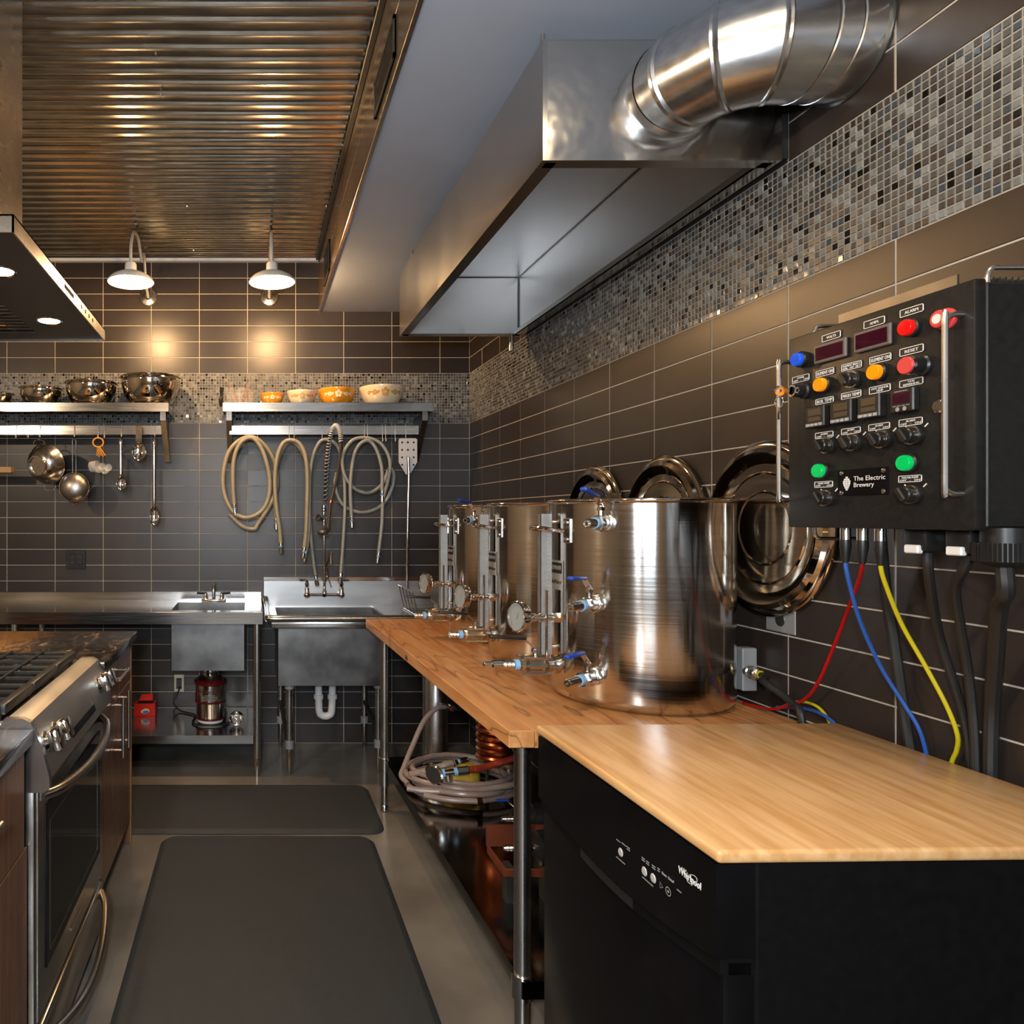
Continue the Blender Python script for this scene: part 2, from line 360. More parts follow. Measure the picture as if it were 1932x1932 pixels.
# rear wall with two window openings
m = MB()
wx = [(-1.0, 0.3)]; wz = (1.0, 2.5)
xs = [XL - 0.1, wx[0][0], wx[0][1], XR + 0.1]
for i in range(3):
    if i == 1:
        m.box((xs[i], YN - 0.1, 0), (xs[i + 1], YN, wz[0])); m.box((xs[i], YN - 0.1, wz[1]), (xs[i + 1], YN, ZC + 0.1))
    else: m.box((xs[i], YN - 0.1, 0), (xs[i + 1], YN, ZC + 0.1))
struct(m.build('wall_rear', 'plaster'))
for i, (a, b) in enumerate(wx):
    w = struct(MB().box((a, YN - 0.06, wz[0]), (a + 0.05, YN - 0.02, wz[1])).box((b - 0.05, YN - 0.06, wz[0]), (b, YN - 0.02, wz[1])).box((a, YN - 0.06, wz[0]), (b, YN - 0.02, wz[0] + 0.05)).box((a, YN - 0.06, wz[1] - 0.05), (b, YN - 0.02, wz[1])).build('window_%d' % (i + 1), 'white_enamel'))
    MB().box((a + 0.05, YN - 0.045, wz[0] + 0.05), (b - 0.05, YN - 0.04, wz[1] - 0.05)).build('pane', 'glass', w)

# rows of large tiles (same courses on both walls)
lower = [798.1, 827.0] + [827.0 + 29.9 * k for k in range(1, 19)]
lower = [zb(p) for p in lower] + [0.0]
upper = [zb(704.6 - 30.0 * k) for k in range(0, 8)] + [ZC]
MZ0, MZ1 = zb(798.1), zb(704.6)
bcols = [((13.2 + 90.75 * k) - CX) / F * YB for k in range(-14, 10)] + [XR]
rcols = [YB] + [4.2115 - 0.3010 * k for k in range(0, 26)]
_tm = {}
def tile_mesh(w, h, mt, axis):
    k = (round(w, 4), round(h, 4), mt, axis)
    if k not in _tm:
        b = MB(); e = 0.0012
        # front at depth 0, back at depth 0.007, small chamfer
        fr = [(e, e), (w - e, e), (w - e, h - e), (e, h - e)]; ed = [(0, 0), (w, 0), (w, h), (0, h)]
        P = [(x, 0.0, z) for x, z in fr] + [(x, e, z) for x, z in ed] + [(x, 0.007, z) for x, z in ed]
        if axis == 'X': P = [(d, -x, z) for x, d, z in P]
        b.add(P, [(0, 1, 2, 3)] + [(i, i + 4, (i + 1) % 4 + 4, (i + 1) % 4) for i in range(4)] + [(i + 4, i + 8, (i + 1) % 4 + 8, (i + 1) % 4 + 4) for i in range(4)])
        me = bpy.data.meshes.new('tile'); me.from_pydata(b.v, [], b.f); me.materials.append(M[mt])
        bm = bmesh.new(); bm.from_mesh(me); bmesh.ops.recalc_face_normals(bm, faces=bm.faces)
        bm.normal_update()
        for f in bm.faces:
            if f.calc_center_median()[1 if axis == 'Y' else 0] < 1e-6:
                n = f.normal
                if (n.y if axis == 'Y' else n.x) > 0: bmesh.ops.reverse_faces(bm, faces=bm.faces[:])
                break
        bm.to_mesh(me); bm.free(); _tm[k] = me
    return _tm[k]
def tile_wall(wall, cols, rows, axis, single):
    rest = MB(); n = 0
    for c0, c1 in zip(cols, cols[1:]):
        a, b = (c0 + G / 2, c1 - G / 2) if axis == 'Y' else (c0 - G / 2, c1 + G / 2)
        w = abs(b - a)
        if w < 0.02: continue
        for r0, r1 in rows:
            z0, z1 = min(r0, r1) + G / 2, max(r0, r1) - G / 2
            if z1 - z0 < 0.01: continue
            if axis == 'Y' and (a + b) / 2 > XS and z0 > ZS: continue
            if axis == 'Y' and b > XS and a < XS and z0 > ZS: b2 = XS
            mt = random.choice(['tile', 'tile', 'tile_b', 'tile_c'])
            if single((a + b) / 2, (z0 + z1) / 2):
                o = put('tile', tile_mesh(w, z1 - z0, mt, axis), wall); n += 1
                o.location = (a, YB, z0) if axis == 'Y' else (XR, a, z0)
            else:
                rest.mi = ['tile', 'tile_b', 'tile_c'].index(mt)
                if axis == 'Y': rest.box((a, YB, z0), (b, YB + 0.007, z1))
                else: rest.box((XR, b, z0), (XR + 0.007, a, z1))
    r = rest.build('far_tiles', ['tile', 'tile_b', 'tile_c'], wall, smooth=False); r['kind'] = 'stuff'
    return n
lrows = list(zip(lower, lower[1:])); urows = list(zip(upper, upper[1:]))
def vis_back(x, z):
    px = CX + F * x / YB; py = CY + F * (CZ - z) / YB
    if px < -40: return False
    if py < 640 and px < 130: return False
    if py > 1130 and px < 230: return False
    if py > 1150 and px > 800: return False
    if 1140 < py < 1185: return False
    if 500 < px < 740 and 1100 < py < 1310: return False
    return True
def vis_right(y, z):
    if y < 0.95: return False
    if z < 0.84: return False
    if y > 1.8 and z > 2.42: return False
    return True
tile_wall(wb, bcols, lrows + urows, 'Y', vis_back)
tile_wall(wr, rcols, lrows + [q for q in urows if q[0] < ZS], 'X', vis_right)

# mosaic band: 18 courses of small glass and stone squares
NR = 18; MP = (MZ1 - MZ0) / NR; g = 0.0022
def mosaic_pick(): return random.choices(range(len(MOS)), MOSW)[0]
def mosaic_quads(b, axis, p, z, w):
    j = [random.uniform(-0.0005, 0.0005) for _ in range(2)]
    e = 0.0016; d0 = -0.0006
    q = []
    for (u, v) in ((0, 0), (1, 0), (1, 1), (0, 1)):
        q.append((p + (e + u * (w - 2 * e)), d0 + j[0] * (u - 0.5) + j[1] * (v - 0.5), z + (e + v * (w - 2 * e))))
    s = [(p + u * w, 0.0014, z + v * w) for (u, v) in ((0, 0), (1, 0), (1, 1), (0, 1))]
    t = [(p + u * w, 0.006, z + v * w) for (u, v) in ((0, 0), (1, 0), (1, 1), (0, 1))]
    P = q + s + t
    if axis == 'Y': P = [(a, YB + d, c) for a, d, c in P]
    else: P = [(XR + d, a, c) for a, d, c in P]
    b.add(P, [(0, 1, 2, 3)] + [(i, i + 4, (i + 1) % 4 + 4, (i + 1) % 4) for i in range(4)] + [(i + 4, i + 8, (i + 1) % 4 + 8, (i + 1) % 4 + 4) for i in range(4)])
MN = ['mosaic_%d' % i for i in range(len(MOS))]
b = MB()
nx = int((XR + 2.2) / MP)
for i in range(nx):
    for r in range(NR):
        b.mi = mosaic_pick(); mosaic_quads(b, 'Y', XR - (i + 1) * MP + g / 2, MZ0 + r * MP + g / 2, MP - g)
b.build('mosaic_tiles', MN, wb, smooth=False)['kind'] = 'stuff'
b = MB(); near = []
ny = int((YB + 0.5) / MP)
for i in range(ny):
    y = YB - (i + 1) * MP
    for r in range(NR):
        if 1.255 < y < 1.255 + 16.4 * MP and len(near) < 296: near.append((y, r)); continue
        b.mi = mosaic_pick(); mosaic_quads(b, 'X', y + g / 2, MZ0 + r * MP + g / 2, MP - g)
b.build('mosaic_tiles', MN, wr, smooth=False)['kind'] = 'stuff'
mos_me = []
for i in range(len(MOS)):
    for v in range(3):
        q = MB(); mosaic_quads(q, 'X', 0, 0, MP - g); o = q.build('mosaic_tile', 'mosaic_%d' % i, wr, smooth=False)
        o.data.transform(T(-XR, 0, 0)); mos_me.append((i, o.data)); bpy.data.objects.remove(o)
for y, r in near:
    k = mosaic_pick(); o = put('mosaic_tile', random.choice([me for i, me in mos_me if i == k]), wr)
    o.location = (XR, y + g / 2, MZ0 + r * MP + g / 2)
# backing of the mosaic in its lighter grout
MB().box((-2.2, YB + 0.0009, MZ0), (XR, YB + 0.0045, MZ1)).build('mosaic_bed', 'grout_mosaic', wb)
MB().box((XR + 0.0009, -0.5, MZ0), (XR + 0.0045, YB, MZ1)).build('mosaic_bed', 'grout_mosaic', wr)

# ceiling of corrugated sheets, each sheet a piece
ce = MB().box((XL, YN, ZC + 0.02), (XR + 0.1, YB + 0.1, ZC + 0.12)).build('ceiling', 'dark_metal'); struct(ce)
per = 0.0677; sheet = 9 * per; y = YB - 0.01; k = 0; sheet_me = None
while y > YN + 0.05:
    if sheet_me is None:
        q = MB(); n = 9 * 18; vs = []
        for i in range(n + 1):
            yy = -sheet * i / n; ph = (yy / per) % 1.0
            # wide flat pans between narrow rounded ribs, as on rolled roofing sheet
            zz = 0.0045 + 0.0006 * math.cos(2 * PI * ph) - (0.0115 * 0.5 * (1 + math.cos(2 * PI * (ph - 0.5) / 0.36)) if abs(ph - 0.5) < 0.18 else 0.0)
            for x in (XL, -2.0, -0.8, XS - 0.002): vs.append((x, yy, zz))
        fs = [(i * 4 + j, i * 4 + j + 1, (i + 1) * 4 + j + 1, (i + 1) * 4 + j) for i in range(n) for j in range(3)]
        q.add(vs, fs); o = q.build('corrugated_sheet', 'corrugated_metal', ce, angle=60); sheet_me = o.data
    else: o = put('corrugated_sheet', sheet_me, ce)
    o.location = (0, y, ZC + (0.0008 if k % 2 else 0)); y -= sheet - 0.002; k += 1
q = MB(); q.cyl((0, 0, 0), (0, 0, -0.006), 0.006, 0.0045, 6); o = q.build('screw', 'chrome_dull', ce); o.location = (-0.35, 2.72, ZC - 0.005); sm = o.data
for i in range(6):
    for x in (-1.30, -0.35, 0.385):
        if i == 2 and x == -0.35: continue
        o = put('screw', sm, ce); o.location = (x + 0.02 * math.sin(i * 3 + x), 4.3 - i * 0.6095 + 0.001, ZC - 0.0062)
# soffit
so = MB().box((XS, YN, ZS), (XR + 0.003, YB + 0.003, ZC + 0.03)).build('ceiling_soffit', ['soffit_paint']); struct(so)
nf = 0
yy = YB
while yy > -1.5:                       # the tiled upright face of the soffit
    y2 = yy - 0.61
    for z0, z1 in ((ZS + 0.008, ZS + 0.17), (ZS + 0.173, ZC)):
        MB().box((XS - 0.008, y2 + 0.0015, z0), (XS + 0.002, yy - 0.0015, z1), 0.001, 1).build('face_tile', 'soffit_face', so)
    yy = y2
MB().box((XS - 0.011, -1.5, ZS - 0.003), (XS + 0.004, YB, ZS + 0.007), 0.001, 1).build('corner_bead', 'chrome_dull', so)
for y0, y1, z0, z1 in ((2.05, 2.38, ZS + 0.045, ZS + 0.165), (3.80, 4.06, ZS + 0.03, ZS + 0.20)):
    v = MB().box((XS - 0.012, y0, z0), (XS - 0.006, y1, z1)).build('vent_grille', 'dark_void', so)
    fr = MB(); w = 0.012
    for a, b2 in (((y0, z0), (y1, z0 + w)), ((y0, z1 - w), (y1, z1)), ((y0, z0), (y0 + w, z1)), ((y1 - w, z0), (y1, z1))):
        fr.box((XS - 0.016, a[0], a[1]), (XS - 0.006, b2[0], b2[1]))
    fr.build('vent_frame', 'dark_metal', v)
    sl = MB(); zz = z0 + 0.02
    while zz < z1 - 0.02: sl.box((XS - 0.0145, y0 + 0.01, zz), (XS - 0.0115, y1 - 0.01, zz + 0.004)); zz += 0.012
    sl.build('vent_slats', 'dark_metal', v)
struct(MB().box((-4.4, YB - 0.028, ZC - 0.026), (XS - 0.012, YB - 0.0005, ZC - 0.0075), 0.002, 1).build('trim_1', 'bright_trim'))
struct(MB().box((XS - 0.03, -1.5, ZC - 0.024), (XS - 0.0085, YB - 0.03, ZC - 0.0075), 0.002, 1).build('trim_2', 'dark_metal'))
# ------------------------------------------------------------------ extractor hood over the kettles
HX0, HX1, HY0, HY1, HZ0, HZ1 = 0.729, 1.330, 1.792, 3.542, 2.310, 2.610
hd = thing('extractor_hood', 'long brushed steel box hood open below, hung over the kettles', 'hood', ((HX0 + HX1) / 2, (HY0 + HY1) / 2, HZ0))
t = 0.012
MB().box((HX0, HY0, HZ0), (HX0 + t, HY1, HZ1)).build('side_panel', 'steel_hood', hd)
MB().box((HX1 - t, HY0, HZ0), (HX1, HY1, HZ1)).build('side_panel', 'steel_hood', hd)
MB().box((HX0 + t, HY0, HZ0), (HX1 - t, HY0 + t, HZ1)).build('end_panel', 'steel_hood_end', hd)
MB().box((HX0 + t, HY1 - t, HZ0), (HX1 - t, HY1, HZ1)).build('end_panel', 'steel_hood', hd)
MB().box((HX0, HY0, HZ1), (HX1, HY1, HZ1 + 0.004)).build('top_panel', 'steel_hood', hd)
lp = MB(); w = 0.028
lp.box((HX0 + t, HY0 + t, HZ0), (HX0 + t + w, HY1 - t, HZ0 + 0.004)); lp.box((HX1 - t - w, HY0 + t, HZ0), (HX1 - t, HY1 - t, HZ0 + 0.004))
lp.box((HX0 + t, HY0 + t, HZ0), (HX1 - t, HY0 + t + w, HZ0 + 0.004)); lp.box((HX0 + t, HY1 - t - w, HZ0), (HX1 - t, HY1 - t, HZ0 + 0.004))
lp.box((HX1 - t - w, HY0 + t, HZ0), (HX1 - t - w + 0.003, HY1 - t, HZ0 + 0.022))
lp.build('drip_lip', 'steel_hood', hd)
# bright liner sheets inside, with dark seams along the folds
iz = HZ1 - 0.012; ix0, ix1, iy0, iy1 = HX0 + t + 0.001, HX1 - t - 0.001, HY0 + t + 0.001, HY1 - t - 0.001
MB().box((ix0, iy0, iz), (ix1, iy1, iz + 0.003)).build('liner', 'steel_inner', hd)
MB().box((ix1 - 0.002, iy0, HZ0 + 0.005), (ix1, iy1, iz)).build('liner', 'steel_inner', hd)
MB().box((ix0, iy1 - 0.002, HZ0 + 0.005), (ix1 - 0.002, iy1, iz)).build('liner', 'steel_inner', hd)
for a, b2 in (((ix0, iy1 - 0.006, iz - 0.004), (ix1, iy1 - 0.002, iz)), ((ix1 - 0.006, iy0, iz - 0.003), (ix1 - 0.002, iy1, iz)), ((ix1 - 0.007, iy1 - 0.007, HZ0 + 0.02), (ix1 - 0.002, iy1 - 0.002, iz))): MB().box(a, b2).build('seam', 'dark_metal', hd)
MB().box((HX1, HY0 + 0.01, HZ0 + 0.01), (XR, HY1 - 0.01, HZ1)).build('wall_spacer', 'dark_metal', hd)
q = MB().cyl((1.275, HY1 - 0.03, HZ0 + 0.004), (1.275, HY1 - 0.03, HZ0 - 0.05), 0.011).cyl((1.275, HY1 - 0.03, HZ0 - 0.05), (1.275, HY1 - 0.03, HZ0 - 0.078), 0.014)
q.build('drain_spout', 'chrome_dull', hd)
MB().box((0.835, HY1 - t - 0.001, 2.343), (0.86, HY1 - t, 2.37)).build('sticker', 'sticker_blue', hd)
sc = 0.55
for x in (HX0 + 0.04, HX1 - 0.04):
    for y in (HY0 + 0.1, HY1 - 0.1): MB().cyl((x, y, HZ1), (x, y, ZS), 0.005, seg=8).build('hanger_rod', 'chrome_dull', hd)

# ------------------------------------------------------------------ round exhaust duct
DX, DZ, DR, DYW = 1.060, 2.488, 0.118, 1.622
du = thing('exhaust_duct', 'fat round galvanized duct elbowing from the hood end into the tiled wall', 'duct', (DX, HY0, DZ))
BR = 0.155
path = [(DX, HY0), (DX, DYW + BR)]
def elbow(a): return (DX + BR * (1 - math.cos(a)), DYW + BR - BR * math.sin(a))
ang = [0, PI / 6, PI / 3, PI / 2]
def ring(c, tdir, r, seg=40):
    f = frame((c[0], c[1], DZ), (tdir[0], tdir[1], 0))
    return [f @ Vector((r * math.cos(2 * PI * k / seg), r * math.sin(2 * PI * k / seg), 0)) for k in range(seg)]
def loft(rings):
    q = MB(); n = len(rings[0]); vs = [p for r in rings for p in r]
    q.add(vs, [(i * n + k, i * n + (k + 1) % n, (i + 1) * n + (k + 1) % n, (i + 1) * n + k) for i in range(len(rings) - 1) for k in range(n)]); return q
def mitre(c, a): return ring(c, (math.sin(a), -math.cos(a)), DR)
loft([ring((DX, HY0 - 0.0), (0, -1), DR), mitre(elbow(PI / 12), PI / 12)]).build('gore', 'steel_duct', du, angle=20)
loft([mitre(elbow(PI / 12), PI / 12), mitre(elbow(PI / 4), PI / 4)]).build('gore', 'steel_duct', du, angle=20)
loft([mitre(elbow(PI / 4), PI / 4), mitre(elbow(5 * PI / 12), 5 * PI / 12)]).build('gore', 'steel_duct', du, angle=20)
loft([mitre(elbow(5 * PI / 12), 5 * PI / 12), ring((XR - 0.001, DYW), (1, 0), DR)]).build('pipe', 'steel_duct', du, angle=20)
for a in (PI / 12, PI / 4, 5 * PI / 12):
    c = elbow(a)
    f = frame((c[0], c[1], DZ), (math.sin(a), -math.cos(a), 0))
    MB(f).lathe([(DR - 0.002, -0.009), (DR + 0.003, -0.007), (DR + 0.001, -0.001), (DR + 0.004, 0.004), (DR - 0.002, 0.009)], 40).build('seam_band', 'steel_duct', du)
for x in (1.25, 1.30):
    MB(frame((x, DYW, DZ), (1, 0, 0))).lathe([(DR - 0.001, -0.004), (DR + 0.002, -0.002), (DR + 0.002, 0.002), (DR - 0.001, 0.004)], 40).build('seam_band', 'steel_duct', du)
MB(frame((DX, HY0, DZ), (0, -1, 0))).lathe([(DR, 0.0), (DR + 0.0038, 0.0), (DR + 0.0035, 0.006), (DR, 0.02)], 40).build('collar', 'steel_duct', du)
MB(frame((XR - 0.004, DYW, DZ), (1, 0, 0))).lathe([(DR, 0.002), (DR + 0.008, 0.0), (DR + 0.008, 0.0035), (DR, 0.0035)], 40).build('wall_collar', 'dark_metal', du)

# ------------------------------------------------------------------ maple workbench
BA = math.atan2(0.6025 - 0.556, 3.512 - 1.678)
BL, BD, BZ = 1.835, 0.745, 0.91
bench = thing('workbench', 'long butcher-block workbench on tubular steel legs with undershelf', 'workbench', (0.6025, 1.678, 0), BA)
BF = WM[bench]
ns = 12
for i in range(ns):
    a, b2 = BD * i / ns, BD * (i + 1) / ns
    MB(BF).box((a + 0.0001, 0, BZ - 0.041), (b2 - 0.0001, BL, BZ), 0.0004 if 0 < i < ns - 1 else 0.002, 1).build('stave', 'butcher_%d' % [1, 3, 0, 1, 2, 1, 0, 3, 1, 2, 0, 1][i], bench)
q = MB(BF)
for i, (u, w) in enumerate(((0, 0.014), (0.008, 0.020), (0.016, 0.012), (0.024, 0.02), (0.031, 0.016))): q.box((-0.0006, 1.02 - u, BZ - 0.034), (0.0005, 1.02 - u - 0.005, BZ - 0.034 + w))
q.build('burnt_stamp', 'stamp', bench)
for lx, ly in ((0.085, 0.13), (0.075, BL - 0.085), (BD - 0.06, 0.13), (BD - 0.06, BL - 0.085)):
    lg = MB(BF).cyl((lx, ly, 0.12), (lx, ly, BZ - 0.041), 0.0205, seg=20).build('leg', 'steel', bench)
    MB(BF).cyl((lx, ly, 0.0), (lx, ly, 0.13), 0.0155, seg=16).lathe([(0.0155, 0), (0.019, 0.004), (0.017, 0.028), (0.0155, 0.03)], 16, T(lx, ly, 0)).build('foot', 'chrome_dull', lg)
    MB(BF).lathe([(0.0205, -0.03), (0.026, -0.03), (0.026, 0.03), (0.0205, 0.03)], 20, T(lx, ly, 0.225)).build('collar', 'chrome_dull', lg)
    MB(BF).lathe([(0.0205, -0.05), (0.0245, -0.05), (0.0245, 0.0), (0.0205, 0.0)], 20, T(lx, ly, BZ - 0.0415)).build('socket', 'steel', lg)
q = MB(BF); q.box((0.075, 0.10, 0.243), (BD - 0.04, BL - 0.06, 0.25)); q.box((0.073, 0.10, 0.208), (0.078, BL - 0.06, 0.252)); q.box((BD - 0.045, 0.10, 0.208), (BD - 0.04, BL - 0.06, 0.25)); q.box((0.075, 0.10, 0.208), (BD - 0.04, 0.104, 0.25)); q.box((0.075, BL - 0.064, 0.208), (BD - 0.04, BL - 0.06, 0.25))
q.build('undershelf', 'shelf_steel', bench)

# ------------------------------------------------------------------ brew kettles
KR, KH = 0.232, 0.552
def valve(fr, parent, lever='black_plastic', L=0.15, big=True, lz=0.03, lev_len=0.10, lev_tilt=0.0):
    """ball valve along local +Z of fr, local Y up"""
    sc_ = 1.3 if big else 1.22; fr = fr @ Matrix.Diagonal((sc_, sc_, sc_, 1)); L = L / sc_
    q = MB(fr); r = 0.015 if big else 0.0125
    q.lathe([(0, -0.004), (r + 0.006, -0.004), (r + 0.006, 0.006), (r, 0.008), (r, 0.02)], 16)
    if big:
        for z in (0.022, 0.062):
            q.lathe([(0, z), (0.022, z), (0.022, z + 0.007), (0, z + 0.007)], 4, RZ(PI / 4) @ T(0, 0, 0))
        q.lathe([(0, 0.022), (0.017, 0.022), (0.017, 0.066), (0.011, 0.074), (0.011, 0.08)], 8)
        for sx in (-1, 1):
            for sy in (-1, 1):
                q.cyl((sx * 0.0165, sy * 0.0165, 0.017), (sx * 0.0165, sy * 0.0165, 0.077), 0.0035, seg=6)
        z1 = 0.08
    else:
        q.hexa((0, 0, 0.008), (0, 0, 0.022), 0.017); q.lathe([(0.013, 0.02), (0.0165, 0.024), (0.0165, 0.045), (0.012, 0.05)], 14); q.hexa((0, 0, 0.048), (0, 0, 0.062), 0.0155); q.lathe([(0.0145, 0.018), (0.0185, 0.02), (0.0185, 0.024), (0.0145, 0.026)], 14)
        z1 = 0.062
    zm = 0.044 if big else 0.034
    q.cyl((0, 0.012, zm), (0, 0.036, zm), 0.0055, seg=8).hexa((0, 0.026, zm), (0, 0.033, zm), 0.008)
    v = q.build('valve', 'chrome_dull', parent)
    MB(fr).lathe([(0, z1), (0.0115, z1), (0.0115, z1 + 0.010), (0, z1 + 0.010)], 14).build('tape_ring', 'tape_blue', v)
    b = MB(fr); z = z1 + 0.010; prof = [(0.0, z), (0.0085, z)]
    while z < L - 0.003: prof += [(0.0098, z + 0.002), (0.0078, z + 0.008)]; z += 0.0085
    prof += [(0.0072, L), (0.005, L), (0.005, L - 0.02), (0, L - 0.02)]
    b.lathe(prof, 14).build('hose_barb', 'chrome_dull', v)
    s = math.sin(lev_tilt); c = math.cos(lev_tilt)
    k = MB(fr); k.box((-0.004, 0.032, zm - 0.006), (0.004, 0.035, zm + 0.006))
    k.m = fr @ T(0, 0.034, zm) @ RX(-0.75); k.box((-0.0055, -0.0016, 0), (0.0055, 0.0016, 0.036)); k.build('lever', 'chrome_dull', v)
    h = MB(fr @ T(0, 0.034 + 0.033 * math.sin(-0.75) * -1, zm + 0.033 * math.cos(0.75)) @ RX(-lev_tilt)); h.box((-0.0075, -0.0035, -0.004), (0.0075, 0.0045, lev_len / sc_), 0.0032, 2); h.build('lever_grip', lever, v)
    return v

def bend(R, z0=0.0):
    """wrap flat lettering (x along -Y world, y up) round a kettle facing -X"""
    return lambda p: Vector((-(R + p.z) * math.cos(p.x / R), -(R + p.z) * math.sin(p.x / R), z0 + p.y))
def make_kettle(loc, label):
    k = thing('brew_kettle', label, 'kettle', loc, 0.0, 'brew kettles on the workbench'); f = T(*loc)
    MB(f).lathe([(0, 0.006), (KR - 0.05, 0.004), (KR - 0.024, 0.0), (KR - 0.010, 0.006), (KR - 0.002, 0.016), (KR, 0.028), (KR, KH - 0.012)], 96).build('body', 'steel_kettle', k, angle=60)
    MB(f).lathe([(KR, KH - 0.013), (KR + 0.006, KH - 0.009), (KR + 0.0075, KH - 0.004), (KR + 0.005, KH), (KR - 0.002, KH), (KR - 0.003, KH - 0.012), (KR - 0.003, 0.03), (0, 0.025)], 96).build('rim', 'steel_lid', k, angle=70)
    # sight gauge
    gx = -(KR + 0.046); g0 = MB(f).box((gx, -0.010, 0.118), (gx + 0.002, 0.010, 0.512)).box((gx, -0.010, 0.118), (gx + 0.032, -0.008, 0.512)).box((gx, 0.008, 0.118), (gx + 0.032, 0.010, 0.512)).build('sight_gauge', 'gauge_plate', k)
    tk = MB(f)
    for i in range(32): tk.box((gx + 0.020, -0.0104, 0.135 + i * 0.011), (gx + 0.020 + (0.008 if i % 4 == 0 else 0.004), -0.0099, 0.1356 + i * 0.011))
    tk.build('scale_marks', 'white_print', g0)['kind'] = 'stuff'
    MB(f).cyl((gx + 0.012, -0.0235, 0.10), (gx + 0.012, -0.0235, 0.30), 0.0035, seg=8).build('gauge_rod', 'chrome', g0)
    
    for zz in (0.49, 0.14): MB(f).cyl((-KR, 0, zz), (gx + 0.004, 0, zz), 0.006).build('gauge_stay', 'chrome', g0)
    # handle
    hz = 0.466; pts = [(-KR - 0.004, 0.062, hz), (-KR - 0.03, 0.06, hz + 0.002), (-KR - 0.052, 0.045, hz + 0.006), (-KR - 0.06, 0.0, hz + 0.008), (-KR - 0.052, -0.045, hz + 0.006), (-KR - 0.03, -0.06, hz + 0.002), (-KR - 0.004, -0.062, hz)]
    hn = MB(f).tube(spline(pts, 6), 0.006, 10).build('handle', 'chrome', k)
    for s in (-1, 1):
        MB(f @ RZ(-s * 0.062 / KR * -1)).box((-KR - 0.005, -0.014, hz - 0.034), (-KR + 0.002, 0.014, hz + 0.034), 0.002, 1).build('handle_plate', 'chrome_dull', hn)
        for dz in (-0.023, 0.023):
            MB(f @ RZ(s * 0.062 / KR)).sphere((-KR - 0.006, 0, hz + dz), 0.0065, 10, (0.8, 1, 1)).build('rivet', 'chrome', hn)
    # nameplate bent round the body
    q = MB(f); n = 10; W, z0, z1 = 0.088, 0.300, 0.382
    for (dx, e0, e1, mi) in ((0.0012, 0.0, 0.0, 0), (0.0018, 0.006, 0.040, 1)):
        vs = []; q.mi = mi
        for i in range(n + 1):
            x = -W / 2 + (e0 if mi else 0) + (W - 2 * (e0 if mi else 0)) * i / n
            for z in ((z0, z1) if not mi else (z0 + 0.046, z1 - 0.006)):
                a = x / KR; vs.append((-(KR + dx) * math.cos(a), -(KR + dx) * math.sin(a), z))
        q.add(vs, [(2 * i, 2 * i + 1, 2 * i + 3, 2 * i + 2) for i in range(n)])
    npl = q.build('nameplate', ['nameplate', 'black_print'], k)
    lettering('BLICHMANN', 0.018, 'nameplate', npl, f, width=0.068, fn=bend(KR + 0.0022, z0 + 0.061))
    lettering('BoilerMaker', 0.017, 'black_print', npl, f, width=0.072, fn=bend(KR + 0.0014, z0 + 0.022))
    # dial thermometer
    tz = 0.222
    q = MB(frame(Vector(loc) + Vector((-KR, -0.012, tz)), (-1, -0.05, 0)))
    q.hexa((0, 0, -0.003), (0, 0, 0.014), 0.015); q.lathe([(0, 0.014), (0.009, 0.014), (0.009, 0.04), (0.013, 0.043), (0.013, 0.05), (0.009, 0.053), (0.009, 0.06), (0.012, 0.063), (0.012, 0.07), (0.008, 0.074), (0.008, 0.09), (0.013, 0.094), (0.013, 0.1), (0, 0.1)], 14)
    th = q.build('thermometer', 'chrome', k)
    fd = frame(Vector(loc) + Vector((-KR - 0.098, -0.016, tz + 0.002)), (-1, -0.22, 0.05))
    MB(fd).lathe([(0, -0.014), (0.012, -0.014), (0.020, -0.010), (0.034, -0.006), (0.040, -0.002), (0.041, 0.002), (0.036, 0.005), (0.042, 0.008), (0.036, 0.012), (0.044, 0.016), (0.044, 0.021), (0.042, 0.023), (0.039, 0.022), (0.038, 0.018)], 36).build('dial_case', 'chrome', th)
    q = MB(fd); q.lathe([(0, 0.0185), (0.0385, 0.0185)], 36); q.mi = 1
    for i in range(28):
        a = math.radians(-50 - i * 260 / 27 * 1.0 + 0); ca, sa = math.cos(a + 4.9), math.sin(a + 4.9)
        q.add([(0.029 * ca, 0.029 * sa, 0.0188), (0.035 * ca, 0.035 * sa, 0.0188), (0.035 * ca - 0.0008 * sa, 0.035 * sa + 0.0008 * ca, 0.0188), (0.029 * ca - 0.0008 * sa, 0.029 * sa + 0.0008 * ca, 0.0188)], [(0, 1, 2, 3)])
    q.add([(-0.001, -0.006, 0.0192), (0.001, -0.006, 0.0192), (0.016, 0.022, 0.0192)], [(0, 1, 2)])
    q.build('dial_face', ['dial_face', 'black_print'], th)
    # outlet valve
    valve(frame(Vector(loc) + Vector((-KR, 0.0, 0.088)), (-1, -0.02, 0)), k, 'black_plastic', 0.145, True, lev_len=0.1, lev_tilt=0.06)
    return k
KP = [Vector((1.085, 2.01, BZ)), Vector((1.076, 2.52, BZ)), Vector((1.066, 3.01, BZ))]
k1 = make_kettle(KP[0], 'large steel kettle with three extra blue-levered side valves')
k2 = copy_tree(k1); k2.location = KP[1]; k2['label'] = 'middle steel kettle of the row, no blue levers'
k3 = copy_tree(k1); k3.location = KP[2]; k3['label'] = 'steel kettle by the room corner with one blue-levered valve'
def side_valve(kp, th, z, L, parent, ll=0.085, tilt=0.0):
    d = Vector((-math.cos(th), -math.sin(th), 0)); valve(frame(kp + d * KR + Vector((0, 0, z - BZ)), d), parent, 'lever_blue', L, False, lev_len=ll, lev_tilt=tilt)
